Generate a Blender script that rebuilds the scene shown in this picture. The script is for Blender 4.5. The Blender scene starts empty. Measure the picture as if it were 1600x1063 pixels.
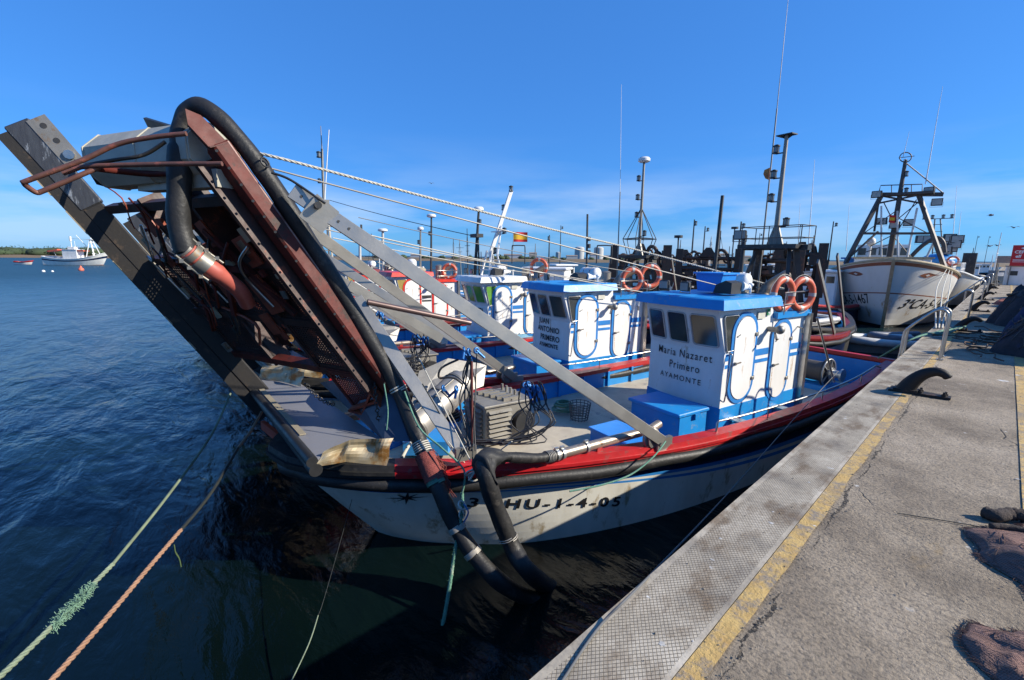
import bpy, math, random
from mathutils import Vector, Matrix, noise
random.seed(7)
C = bpy.context.scene.collection
PI = math.pi
def V(*a): return Vector(a)
# ---------------------------------------------------------------- camera model (a point of the place seen at photo pixel x,y)
YAW = math.radians(47.0); PIT = math.radians(10.4); ROLL = math.radians(0.54); FPX = 711.0
CAM = V(0, 0, 1.6)
RT = V(math.cos(YAW), math.sin(YAW), 0)
FH = V(-math.sin(YAW), math.cos(YAW), 0)
FW = FH*math.cos(PIT) + V(0, 0, -math.sin(PIT))
UPV = FH*math.sin(PIT) + V(0, 0, math.cos(PIT))
CX = RT*math.cos(ROLL) + UPV*math.sin(ROLL)
CY = -RT*math.sin(ROLL) + UPV*math.cos(ROLL)
def ray(px, py): return CX*((px-800)/FPX) + CY*((531.5-py)/FPX) + FW
def W(px, py, d): return CAM + ray(px, py)*d                    # at depth d
def Wz(px, py, z): r = ray(px, py); return CAM + r*((z-CAM.z)/r.z)   # on a level plane
def Wx(px, py, x): r = ray(px, py); return CAM + r*(x/r.x)
def Wy(px, py, y): r = ray(px, py); return CAM + r*(y/r.y)
WATER = -2.2
# ---------------------------------------------------------------- materials
MT = {}
def mat(name, col, rough=0.5, metal=0.0, col2=None, scale=4.0, amt=0.5, bump=0.0, bscale=30.0, spec=0.5,
        rust=None, rscale=3.0, ramt=0.5, coord='Object', emit=None, alpha=1.0, stretch=(1, 1, 1)):
    if name in MT: return MT[name]
    m = bpy.data.materials.new(name); MT[name] = m; m.use_nodes = True
    nt = m.node_tree; N = nt.nodes; L = nt.links
    b = N['Principled BSDF']
    b.inputs['Base Color'].default_value = (*col, 1); b.inputs['Roughness'].default_value = rough
    b.inputs['Metallic'].default_value = metal; b.inputs['Specular IOR Level'].default_value = spec
    tc = N.new('ShaderNodeTexCoord'); mp = N.new('ShaderNodeMapping'); mp.inputs['Scale'].default_value = stretch
    L.new(tc.outputs[coord], mp.inputs[0]); co = mp.outputs[0]
    cur = None
    def ns(sc, det=6, r=0.6):
        n = N.new('ShaderNodeTexNoise'); n.inputs['Scale'].default_value = sc; n.inputs['Detail'].default_value = det
        n.inputs['Roughness'].default_value = r; L.new(co, n.inputs['Vector']); return n
    def rampn(src, a, c):
        r = N.new('ShaderNodeValToRGB'); r.color_ramp.elements[0].position = a; r.color_ramp.elements[1].position = c
        L.new(src, r.inputs[0]); return r.outputs[0]
    def mix(f, a, c):
        x = N.new('ShaderNodeMix'); x.data_type = 'RGBA'; L.new(f, x.inputs['Factor'])
        if isinstance(a, tuple): x.inputs['A'].default_value = (*a, 1)
        else: L.new(a, x.inputs['A'])
        if isinstance(c, tuple): x.inputs['B'].default_value = (*c, 1)
        else: L.new(c, x.inputs['B'])
        return x.outputs['Result']
    c2 = col2 or tuple(c*0.72 for c in col)
    f = rampn(ns(scale).outputs[0], 0.5-0.25*amt-0.1, 0.5+0.35*(1.2-amt))
    cur = mix(f, c2, col)
    if rust:
        f2 = rampn(ns(rscale, 8, 0.7).outputs[0], 0.62-0.22*ramt, 0.70-0.2*ramt)
        cur = mix(f2, cur, rust)
    L.new(cur, b.inputs['Base Color'])
    rr = N.new('ShaderNodeMapRange'); rr.inputs['To Min'].default_value = max(0.03, rough-0.12); rr.inputs['To Max'].default_value = min(1, rough+0.15)
    L.new(ns(scale*2.3).outputs[0], rr.inputs['Value']); L.new(rr.outputs[0], b.inputs['Roughness'])
    if bump:
        bp = N.new('ShaderNodeBump'); bp.inputs['Strength'].default_value = bump; bp.inputs['Distance'].default_value = 0.01
        L.new(ns(bscale).outputs[0], bp.inputs['Height']); L.new(bp.outputs[0], b.inputs['Normal'])
    if emit: b.inputs['Emission Color'].default_value = (*emit, 1); b.inputs['Emission Strength'].default_value = 1
    return m
WHITE = mat('white paint', (.80,.79,.76), .38, col2=(.66,.64,.59), scale=1.7, amt=.6, rust=(.50,.38,.26), rscale=3.4, ramt=.10, bump=.2, bscale=7, stretch=(1,1,.28))
HWHITE = mat('hull white', (.70,.68,.60), .4, col2=(.52,.49,.41), scale=2.0, amt=.7, rust=(.34,.27,.17), rscale=2.4, ramt=.20, bump=.2, bscale=6, stretch=(1,1,.5))
BLUE = mat('blue paint', (.014,.250,.60), .38, col2=(.012,.195,.50), scale=2.2, bump=.12, bscale=10, rust=(.16,.26,.40), rscale=8, ramt=.16)
STRIPE = mat('stripe blue', (.03,.22,.58), .4)
NAVY = mat('navy paint', (.012,.03,.10), .3, col2=(.006,.012,.04), scale=3, bump=.1)
RED = mat('red paint', (.50,.012,.016), .42, col2=(.33,.010,.012), scale=3, bump=.3, bscale=14, rust=(.24,.06,.05), rscale=7, ramt=.28)
DRED = mat('dark red paint', (.22,.012,.014), .35, col2=(.14,.01,.01), scale=3)
ORED = mat('bright red roof', (.72,.04,.02), .35)
RUBBER = mat('black rubber', (.012,.012,.013), .5, col2=(.024,.023,.022), scale=9, bump=.45, bscale=30, spec=.35, rust=(.05,.045,.04), rscale=7, ramt=.22)
BLACK = mat('black paint', (.018,.018,.02), .5, col2=(.035,.033,.03), scale=8)
STEEL = mat('stainless steel', (.52,.50,.46), .32, 1.0, col2=(.38,.36,.33), scale=6, bump=.1, bscale=30)
GREY = mat('galvanised steel', (.27,.255,.23), .5, .6, col2=(.20,.19,.17), scale=5, rust=(.22,.14,.08), rscale=4, ramt=.1, bump=.15)
DSTEEL = mat('dark steel', (.055,.055,.055), .45, .5, col2=(.03,.03,.03), scale=4, rust=(.16,.13,.10), rscale=5, ramt=.2, bump=.2)
SCUFF = mat('scuffed steel', (.085,.088,.092), .4, .5, col2=(.05,.05,.055), scale=6, rust=(.34,.35,.35), rscale=3.5, ramt=.22, stretch=(1,4,1), bump=.2)
RUST = mat('rusty red steel', (.13,.024,.017), .55, .0, spec=.22, col2=(.055,.013,.010), scale=4, rust=(.035,.018,.015), rscale=5, ramt=.35, bump=.35, bscale=18)
RUSTD = mat('dark rusty steel', (.06,.019,.013), .55, .1, col2=(.018,.010,.008), scale=5, rust=(.19,.045,.02), rscale=5, ramt=.22, bump=.3)
CREAM = mat('creased cream sheet', (.46,.40,.27), .4, .2, col2=(.36,.26,.13), scale=3, rust=(.26,.12,.03), rscale=2.6, ramt=.6)
DECK = mat('worn deck', (.50,.44,.33), .7, col2=(.36,.31,.24), scale=3, rust=(.2,.2,.2), rscale=4, ramt=.2, bump=.3)
DECKB = mat('blue grey deck', (.09,.14,.24), .6, col2=(.16,.18,.21), scale=4)
GLASS = mat('dark cabin glass', (.03,.035,.035), .06, 0, col2=(.05,.055,.05), scale=2, spec=.9)
GLASSG = mat('curtained glass', (.16,.36,.06), .12, 0, col2=(.1,.26,.04), scale=3)
GLASSY = mat('yellow curtain glass', (.5,.38,.12), .12, 0, col2=(.2,.14,.04), scale=20, stretch=(1,8,.3))
ALU = mat('window frame', (.5,.5,.48), .35, .7)
INK = mat('black lettering', (.012,.012,.014), .5)
INKW = mat('white lettering', (.8,.8,.8), .5)
ORANGE = mat('orange lifebuoy', (.66,.13,.06), .45, col2=(.52,.10,.05), scale=5, rust=(.7,.35,.25), rscale=6, ramt=.12)
PLW = mat('white plastic', (.78,.78,.76), .35)
PLB = mat('bright blue box', (.02,.26,.72), .4, col2=(.02,.2,.6), scale=3)
LENS = mat('lantern lens', (.25,.27,.27), .1, .2)
ROPEG = mat('green rope', (.13,.28,.20), .85, col2=(.07,.17,.12), scale=14, bump=.8, bscale=60, rust=(.3,.36,.28), rscale=8, ramt=.2)
ROPEO = mat('tan orange rope', (.36,.205,.125), .85, col2=(.24,.13,.08), scale=14, bump=.8, bscale=60)
ROPEP = mat('pale green rope', (.24,.29,.20), .85, col2=(.15,.19,.13), scale=14, bump=.8, bscale=60)
ROPEW = mat('off white rope', (.55,.52,.44), .8, col2=(.4,.38,.32), scale=20, bump=.6, bscale=60)
ROPEK = mat('black rope', (.012,.014,.014), .6, col2=(.02,.024,.02), scale=14, bump=.8, bscale=60)
ROPEM = mat('red brown twine', (.26,.06,.05), .9, col2=(.16,.04,.03), scale=20, bump=.9, bscale=50)
CABLE = mat('steel cable', (.40,.37,.32), .5, .3)
CASTI = mat('cast iron', (.014,.013,.012), .6, 0, spec=.3, col2=(.025,.018,.014), scale=6, rust=(.08,.045,.025), rscale=6, ramt=.15, bump=.5, bscale=16)
NETB = mat('blue black net', (.016,.017,.022), .95, col2=(.035,.036,.045), scale=9, bump=1, bscale=22, rust=(.02,.03,.07), rscale=2, ramt=.2)
NETU = mat('blue net', (.010,.028,.095), .95, col2=(.012,.016,.03), scale=3.5, amt=.7, bump=1, bscale=22, rust=(.04,.04,.05), rscale=9, ramt=.25)
NETR = mat('maroon net', (.17,.10,.09), .95, col2=(.09,.055,.05), scale=5, bump=1, bscale=120, coord='Object')
NETO = mat('orange net', (.4,.1,.06), .95, col2=(.2,.05,.03), scale=6, bump=1, bscale=20)
WOOD = mat('wood', (.35,.22,.1), .7)
PALEB = mat('pale blue paint', (.25,.5,.68), .4)
# ---------------------------------------------------------------- mesh builder
class MB:
    def __init__(s, *mats): s.v = []; s.f = []; s.m = []; s.mats = list(mats); s.cur = 0; s.smooth = []
    def use(s, m):
        if m not in s.mats: s.mats.append(m)
        s.cur = s.mats.index(m); return s
    def add(s, vs, fs, smooth=False):
        o = len(s.v); s.v += [Vector(p) for p in vs]
        for f in fs: s.f.append([i+o for i in f]); s.m.append(s.cur); s.smooth.append(smooth)
        return s
    def box(s, c, sz, M=None, bev=0.0):
        hx, hy, hz = sz[0]/2, sz[1]/2, sz[2]/2; c = Vector(c)
        b = min(bev, hx*.9, hy*.9, hz*.9)
        if b <= 0:
            vs = [V(x, y, z) for x in (-hx, hx) for y in (-hy, hy) for z in (-hz, hz)]
            fs = [(0,1,3,2),(4,6,7,5),(0,4,5,1),(2,3,7,6),(0,2,6,4),(1,5,7,3)]
        else:   # bevelled: rounded vertical profile loft
            def ring(ix, iy, z): 
                x1, y1 = hx-ix, hy-iy; k = b
                return [V(x1-k,-y1,z),V(x1,-y1+k,z),V(x1,y1-k,z),V(x1-k,y1,z),V(-x1+k,y1,z),V(-x1,y1-k,z),V(-x1,-y1+k,z),V(-x1+k,-y1,z)]
            R = [ring(b,b,-hz), ring(0,0,-hz+b), ring(0,0,hz-b), ring(b,b,hz)]
            # keep inner rings valid
            vs = [p for r in R for p in r]; fs = [tuple(reversed(range(8)))]
            for k in range(3):
                for i in range(8): j = (i+1) % 8; fs.append((k*8+i, k*8+j, k*8+8+j, k*8+8+i))
            fs.append(tuple(range(24, 32)))
        if M is not None: vs = [M @ p for p in vs]
        return s.add([p+c for p in vs], fs)
    def beam(s, a, b, w, h, up=V(0,0,1), bev=0.0):
        a = Vector(a); b = Vector(b); d = b-a; L = d.length; d = d.normalized()
        sd = d.cross(up)
        if sd.length < 1e-4: sd = d.cross(V(0,1,0))
        sd.normalize(); u = sd.cross(d).normalized()
        M = Matrix((sd, d, u)).transposed()
        return s.box((a+b)/2, (w, L, h), M, bev)
    def tube(s, pts, r, n=10, closed=False, caps=True, smooth=True, sq=None):
        pts = [Vector(p) for p in pts]; K = len(pts)
        rs = r if isinstance(r, (list, tuple)) else [r]*K
        T = []
        for i in range(K):
            a = pts[(i-1) % K] if (closed or i > 0) else pts[i]; b = pts[(i+1) % K] if (closed or i < K-1) else pts[i]
            T.append((b-a).normalized())
        ref = V(0,0,1) if abs(T[0].z) < .9 else V(1,0,0)
        u = (ref - T[0]*ref.dot(T[0])).normalized(); vs = []
        for i in range(K):
            u = (u - T[i]*u.dot(T[i]))
            u = u.normalized() if u.length > 1e-6 else T[i].orthogonal().normalized()
            w = T[i].cross(u)
            for j in range(n):
                a = 2*PI*j/n; vs.append(pts[i] + (u*math.cos(a) + w*math.sin(a))*rs[i])
        fs = []
        for i in range(K if closed else K-1):
            i2 = (i+1) % K
            for j in range(n): j2 = (j+1) % n; fs.append((i*n+j, i*n+j2, i2*n+j2, i2*n+j))
        s.add(vs, fs, smooth)
        if caps and not closed:
            s.add(vs[:n], [tuple(reversed(range(n)))]); s.add(vs[-n:], [tuple(range(n))])
        return s
    def cyl(s, a, b, r, r2=None, n=14, caps=True): return s.tube([a, b], [r, r if r2 is None else r2], n, caps=caps)
    def ball(s, c, r, n=12, m=8, M=None):
        rr = r if isinstance(r, (list, tuple)) else (r, r, r); vs = []; fs = []
        for i in range(m+1):
            t = PI*i/m
            for j in range(n):
                a = 2*PI*j/n; p = V(rr[0]*math.sin(t)*math.cos(a), rr[1]*math.sin(t)*math.sin(a), rr[2]*math.cos(t))
                if M is not None: p = M @ p
                vs.append(Vector(c)+p)
        for i in range(m):
            for j in range(n): k = (j+1) % n; fs.append((i*n+j, (i+1)*n+j, (i+1)*n+k, i*n+k))
        return s.add(vs, fs, True)
    def torus(s, c, ax, R, r, n=28, m=12, a0=0, a1=2*PI, ex=None):
        ax = Vector(ax).normalized(); u = (ex or ax.orthogonal()).normalized(); w = ax.cross(u)
        cl = abs(a1-a0-2*PI) < 1e-4; K = n if cl else n+1
        pts = [Vector(c)+(u*math.cos(a0+(a1-a0)*i/n)+w*math.sin(a0+(a1-a0)*i/n))*R for i in range(K)]
        return s.tube(pts, r, m, closed=cl)
    def prism(s, poly, ext):          # poly: 3d points of one face, ext: extrusion vector
        poly = [Vector(p) for p in poly]; n = len(poly); ext = Vector(ext)
        vs = poly + [p+ext for p in poly]; fs = [tuple(range(n)), tuple(reversed(range(n, 2*n)))]
        for i in range(n): j = (i+1) % n; fs.append((i, i+n, j+n, j))
        return s.add(vs, fs)
    def grid(s, fn, nu, nv, smooth=True, thick=None):
        vs = [fn(i/nu, j/nv) for i in range(nu+1) for j in range(nv+1)]; fs = []
        for i in range(nu):
            for j in range(nv): a = i*(nv+1)+j; fs.append((a, a+nv+1, a+nv+2, a+1))
        return s.add(vs, fs, smooth)
    def build(s, name, parent=None, world=False, loc=None):
        vs = s.v
        if parent is not None and world:
            M = PM[parent.name].inverted(); vs = [M @ p for p in vs]
        o_loc = V(0,0,0)
        if parent is None:
            if loc is None:
                xs = [p.x for p in vs]; ys = [p.y for p in vs]; zs = [p.z for p in vs]
                loc = V((min(xs)+max(xs))/2, (min(ys)+max(ys))/2, min(zs))
            o_loc = Vector(loc); vs = [p-o_loc for p in vs]
        me = bpy.data.meshes.new(name); me.from_pydata([tuple(p) for p in vs], [], s.f)
        for m in s.mats: me.materials.append(m)
        me.polygons.foreach_set('material_index', s.m); me.polygons.foreach_set('use_smooth', s.smooth)
        me.update()
        o = bpy.data.objects.new(name, me); C.objects.link(o); o.location = o_loc
        if parent is not None: o.parent = parent
        PM[o.name] = (PM[parent.name] if parent is not None else Matrix.Identity(4)) @ Matrix.Translation(o_loc)
        return o
PM = {}
def tag(o, label=None, cat=None, group=None, kind=None):
    if label: o['label'] = label
    if cat: o['category'] = cat
    if group: o['group'] = group
    if kind: o['kind'] = kind
    return o
def thing(name, label, cat, loc, rz=0.0, group=None):
    o = bpy.data.objects.new(name, None); C.objects.link(o); o.location = loc; o.rotation_euler = (0, 0, rz)
    o.empty_display_size = .2
    PM[o.name] = Matrix.Translation(Vector(loc)) @ Matrix.Rotation(rz, 4, 'Z')
    return tag(o, label, cat, group)
def copy_tree(o, loc=None, rz=None, label=None, parent=None):
    c = o.copy(); C.objects.link(c)
    if parent is not None: c.parent = parent
    if loc is not None: c.location = loc
    if rz is not None: c.rotation_euler = (0, 0, rz)
    if label: c['label'] = label
    for ch in list(o.children): copy_tree(ch, parent=c)
    return c
def smooth_pts(pts, k=6):
    pts = [Vector(p) for p in pts]; out = []
    for i in range(len(pts)-1):
        p0 = pts[max(0, i-1)]; p1 = pts[i]; p2 = pts[i+1]; p3 = pts[min(len(pts)-1, i+2)]
        for j in range(k):
            t = j/k; out.append(.5*((2*p1)+(p2-p0)*t+(2*p0-5*p1+4*p2-p3)*t*t+(3*p1-p0-3*p2+p3)*t**3))
    return out+[pts[-1]]
def interp(x, pts):
    if x <= pts[0][0]: return pts[0][1]
    if x >= pts[-1][0]: return pts[-1][1]
    for i in range(len(pts)-1):
        if pts[i][0] <= x <= pts[i+1][0]:
            h = pts[i+1][0]-pts[i][0]; t = (x-pts[i][0])/h
            def sl(j):
                if j <= 0: return (pts[1][1]-pts[0][1])/(pts[1][0]-pts[0][0])
                if j >= len(pts)-1: return (pts[-1][1]-pts[-2][1])/(pts[-1][0]-pts[-2][0])
                return (pts[j+1][1]-pts[j-1][1])/(pts[j+1][0]-pts[j-1][0])
            a, b = pts[i][1], pts[i+1][1]; m0, m1 = sl(i)*h, sl(i+1)*h
            return (2*t**3-3*t*t+1)*a+(t**3-2*t*t+t)*m0+(-2*t**3+3*t*t)*b+(t**3-t*t)*m1
def text_geo(txt, size=1.0, bold=0.0, wx=1.0, space=1.0, skew=0.0):
    cu = bpy.data.curves.new('t', 'FONT'); cu.body = txt; cu.size = size; cu.offset = bold; cu.space_character = space
    cu.align_x = 'CENTER'; cu.fill_mode = 'FRONT'; cu.resolution_u = 3; cu.shear = skew
    o = bpy.data.objects.new('t', cu); C.objects.link(o)
    dg = bpy.context.evaluated_depsgraph_get(); dg.update()
    me = bpy.data.meshes.new_from_object(o.evaluated_get(dg))
    vs = [Vector((v.co.x*wx, v.co.y, 0)) for v in me.vertices]; fs = [tuple(p.vertices) for p in me.polygons]
    bpy.data.objects.remove(o); bpy.data.curves.remove(cu); bpy.data.meshes.remove(me)
    return vs, fs
def text_on(mb, txt, size, org, ex, ey, **k):       # flat lettering lying in the plane ex, ey
    vs, fs = text_geo(txt, size, **k); org = Vector(org)
    mb.add([org+ex*p.x+ey*p.y for p in vs], fs)
def rope(name, label, pts, r, m, cat='rope', k=6, sub=None, group=None, n=8):
    b = MB(m); b.tube(smooth_pts(pts, k), r, n); o = b.build(name); return tag(o, label, cat, group)
def sag(a, b, s, n=8): 
    a = Vector(a); b = Vector(b); return [a.lerp(b, i/n) - V(0,0,4*s*(i/n)*(1-i/n)) for i in range(n+1)]
def twist(mb, pts, r, strands=3, pitch=.1, n=6):       # laid rope: strands wound round the path
    P = []; L = 0; last = None
    for i, p in enumerate(pts):
        if last is not None: L += (p-last).length
        P.append((p, L)); last = p
    N = max(8, int(L/(pitch/8))); 
    def at(d):
        for i in range(len(P)-1):
            if P[i+1][1] >= d:
                h = P[i+1][1]-P[i][1]; t = (d-P[i][1])/h if h else 0
                return P[i][0].lerp(P[i+1][0], t), (P[i+1][0]-P[i][0]).normalized()
        return P[-1][0], (P[-1][0]-P[-2][0]).normalized()
    for k in range(strands):
        out = []
        for i in range(N+1):
            d = L*i/N; p, t = at(d); u = t.cross(V(.3,.2,1)).normalized(); w = t.cross(u); a = 2*PI*(d/pitch+k/strands)
            out.append(p+(u*math.cos(a)+w*math.sin(a))*r*.5)
        mb.tube(out, r*.58, n)
# ================================================================ WORLD, SUN, CAMERA
sc = bpy.context.scene
SUN_EL = math.radians(31); SUN_AZ = math.atan2(.80, .60)       # clockwise from +Y
w = bpy.data.worlds.new("World"); sc.world = w; w.use_nodes = True
N = w.node_tree.nodes; L = w.node_tree.links; N.clear()
sky = N.new('ShaderNodeTexSky'); sky.sky_type = 'NISHITA'; sky.sun_disc = False; sky.sun_elevation = SUN_EL; sky.sun_rotation = SUN_AZ
sky.air_density = 1.0; sky.dust_density = 0.35; sky.ozone_density = 2.6; sky.altitude = 0
bg = N.new('ShaderNodeBackground'); bg.inputs[1].default_value = 0.088; out = N.new('ShaderNodeOutputWorld')
tc = N.new('ShaderNodeTexCoord'); sep = N.new('ShaderNodeSeparateXYZ'); L.new(tc.outputs['Generated'], sep.inputs[0])
mp = N.new('ShaderNodeMapping'); mp.inputs['Scale'].default_value = (1.2, 1.2, 7.5); L.new(tc.outputs['Generated'], mp.inputs[0])
nz = N.new('ShaderNodeTexNoise'); nz.inputs['Scale'].default_value = 2.2; nz.inputs['Detail'].default_value = 7; nz.inputs['Roughness'].default_value = .55; L.new(mp.outputs[0], nz.inputs['Vector'])
cr = N.new('ShaderNodeValToRGB'); cr.color_ramp.elements[0].position = .40; cr.color_ramp.elements[1].position = .66; L.new(nz.outputs[0], cr.inputs[0])
band = N.new('ShaderNodeValToRGB'); e = band.color_ramp.elements; e[0].position = 0.0; e[0].color = (.5,.5,.5,1); e[1].position = .24; e[1].color = (0,0,0,1)
x = e.new(.03); x.color = (.8,.8,.8,1); x = e.new(.10); x.color = (.9,.9,.9,1); x = e.new(.155); x.color = (.2,.2,.2,1)
L.new(sep.outputs['Z'], band.inputs[0])
mu = N.new('ShaderNodeMath'); mu.operation = 'MULTIPLY'; L.new(cr.outputs[0], mu.inputs[0]); L.new(band.outputs[0], mu.inputs[1])
mu2 = N.new('ShaderNodeMath'); mu2.operation = 'MULTIPLY'; mu2.inputs[1].default_value = .5; L.new(mu.outputs[0], mu2.inputs[0])
mx = N.new('ShaderNodeMix'); mx.data_type = 'RGBA'; L.new(mu2.outputs[0], mx.inputs['Factor'])
tint = N.new('ShaderNodeMix'); tint.data_type = 'RGBA'; tint.blend_type = 'MULTIPLY'; tint.inputs['Factor'].default_value = 1
tint.inputs['B'].default_value = (.36, .86, 1.42, 1); L.new(sky.outputs[0], tint.inputs['A'])
eq = N.new('ShaderNodeMix'); eq.data_type = 'RGBA'; eq.inputs['Factor'].default_value = .5; L.new(tint.outputs['Result'], eq.inputs['A']); eq.inputs['B'].default_value = (.50, 2.05, 6.2, 1)
L.new(eq.outputs['Result'], mx.inputs['A']); mx.inputs['B'].default_value = (5.6, 6.5, 7.8, 1)
L.new(mx.outputs['Result'], bg.inputs[0]); L.new(bg.outputs[0], out.inputs[0])
sd = V(math.sin(SUN_AZ)*math.cos(SUN_EL), math.cos(SUN_AZ)*math.cos(SUN_EL), math.sin(SUN_EL))
sl = bpy.data.lights.new('sun', 'SUN'); sl.energy = 5.0; sl.angle = math.radians(.55); sl.color = (1, .93, .80)
so = bpy.data.objects.new('sun', sl); C.objects.link(so); so.rotation_euler = (-sd).to_track_quat('-Z', 'Y').to_euler(); so.location = (20, 20, 40)
cd = bpy.data.cameras.new('camera'); cd.sensor_width = 36; cd.lens = FPX/1600*36; cd.clip_start = .05; cd.clip_end = 6000
co = bpy.data.objects.new('camera', cd); C.objects.link(co)
co.matrix_world = Matrix.Translation(CAM) @ Matrix((CX, CY, -FW)).transposed().to_4x4(); sc.camera = co
sc.view_settings.view_transform = 'Standard'; sc.view_settings.look = 'None'; sc.view_settings.exposure = .62; sc.view_settings.gamma = 1
# ================================================================ WATER
def water_mat():
    m = bpy.data.materials.new('sea water'); m.use_nodes = True; nt = m.node_tree; N = nt.nodes; L = nt.links; b = N['Principled BSDF']
    b.inputs['Base Color'].default_value = (.002, .008, .012, 1); b.inputs['Roughness'].default_value = .05; b.inputs['IOR'].default_value = 1.33
    b.inputs['Specular IOR Level'].default_value = .5
    tc = N.new('ShaderNodeTexCoord')
    def nn(sx, sy, rot, det, ro=.55, dist=0):
        mp = N.new('ShaderNodeMapping'); mp.inputs['Rotation'].default_value = (0, 0, rot); mp.inputs['Scale'].default_value = (sx, sy, 1); L.new(tc.outputs['Object'], mp.inputs[0])
        n = N.new('ShaderNodeTexNoise'); n.inputs['Scale'].default_value = 1; n.inputs['Detail'].default_value = det; n.inputs['Roughness'].default_value = ro; n.inputs['Distortion'].default_value = dist
        L.new(mp.outputs[0], n.inputs['Vector']); return n.outputs[0]
    a = nn(.55, 1.5, .9, 3, .5, .6); c = nn(2.2, 4.6, .5, 5, .6, .4); d = nn(.12, .35, .7, 2)
    def ma(op, x, y):
        n = N.new('ShaderNodeMath'); n.operation = op
        for i, q in enumerate((x, y)):
            if isinstance(q, (int, float)): n.inputs[i].default_value = q
            else: L.new(q, n.inputs[i])
        return n.outputs[0]
    h = ma('ADD', ma('ADD', ma('MULTIPLY', a, .42), ma('MULTIPLY', c, .10)), ma('MULTIPLY', d, 1.0))
    bp = N.new('ShaderNodeBump'); bp.inputs['Strength'].default_value = 1; bp.inputs['Distance'].default_value = .42
    l0 = N.new('ShaderNodeVectorMath'); l0.operation = 'DISTANCE'; L.new(tc.outputs['Object'], l0.inputs[0]); l0.inputs[1].default_value = (-3.2, 3, 0)      # water is calm in the lee of quay and raft
    m0 = N.new('ShaderNodeMapRange'); m0.inputs['From Min'].default_value = 2; m0.inputs['From Max'].default_value = 16; m0.inputs['To Min'].default_value = .38; m0.inputs['To Max'].default_value = 1; L.new(l0.outputs['Value'], m0.inputs['Value'])
    h = ma('MULTIPLY', h, m0.outputs[0])
    L.new(h, bp.inputs['Height']); L.new(bp.outputs[0], b.inputs['Normal'])
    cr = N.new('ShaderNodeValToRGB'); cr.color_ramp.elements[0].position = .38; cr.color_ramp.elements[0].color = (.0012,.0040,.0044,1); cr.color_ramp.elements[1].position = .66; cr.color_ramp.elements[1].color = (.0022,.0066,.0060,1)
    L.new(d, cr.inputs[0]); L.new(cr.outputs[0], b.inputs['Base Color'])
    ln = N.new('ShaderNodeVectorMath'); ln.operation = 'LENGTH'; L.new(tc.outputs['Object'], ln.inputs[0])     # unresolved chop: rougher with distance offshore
    mc = N.new('ShaderNodeMapRange'); mc.inputs['From Min'].default_value = 9; mc.inputs['From Max'].default_value = 60; L.new(ln.outputs['Value'], mc.inputs['Value'])      # shade near the quay painted into the base colour, paler farther out
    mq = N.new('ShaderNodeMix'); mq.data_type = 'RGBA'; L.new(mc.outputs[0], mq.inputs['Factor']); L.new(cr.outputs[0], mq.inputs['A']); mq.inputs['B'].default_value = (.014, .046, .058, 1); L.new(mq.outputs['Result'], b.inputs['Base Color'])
    mr = N.new('ShaderNodeMapRange'); mr.inputs['From Min'].default_value = 8; mr.inputs['From Max'].default_value = 110; mr.inputs['To Min'].default_value = .10; mr.inputs['To Max'].default_value = .42; L.new(ln.outputs['Value'], mr.inputs['Value']); L.new(mr.outputs[0], b.inputs['Roughness'])
    return m
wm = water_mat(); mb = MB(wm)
def wgrid():
    # graded sheet: fine near, reaching the horizon
    rs = [0, 2, 4, 7, 11, 17, 26, 40, 60, 90, 140, 220, 350, 560, 900, 1500, 3800]
    vs = [V(-6, 2, WATER)]; fs = []; n = 48
    for r in rs[1:]:
        for j in range(n): a = 2*PI*j/n; vs.append(V(-6+r*math.cos(a), 2+r*math.sin(a), WATER))
    for j in range(n): fs.append((0, 1+j, 1+(j+1) % n))
    for i in range(len(rs)-2):
        for j in range(n): k = (j+1) % n; a = 1+i*n; fs.append((a+j, a+n+j, a+n+k, a+k))
    mb.add(vs, fs)
wgrid(); tag(mb.build('water', loc=(0,0,0)), kind='structure')
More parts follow.
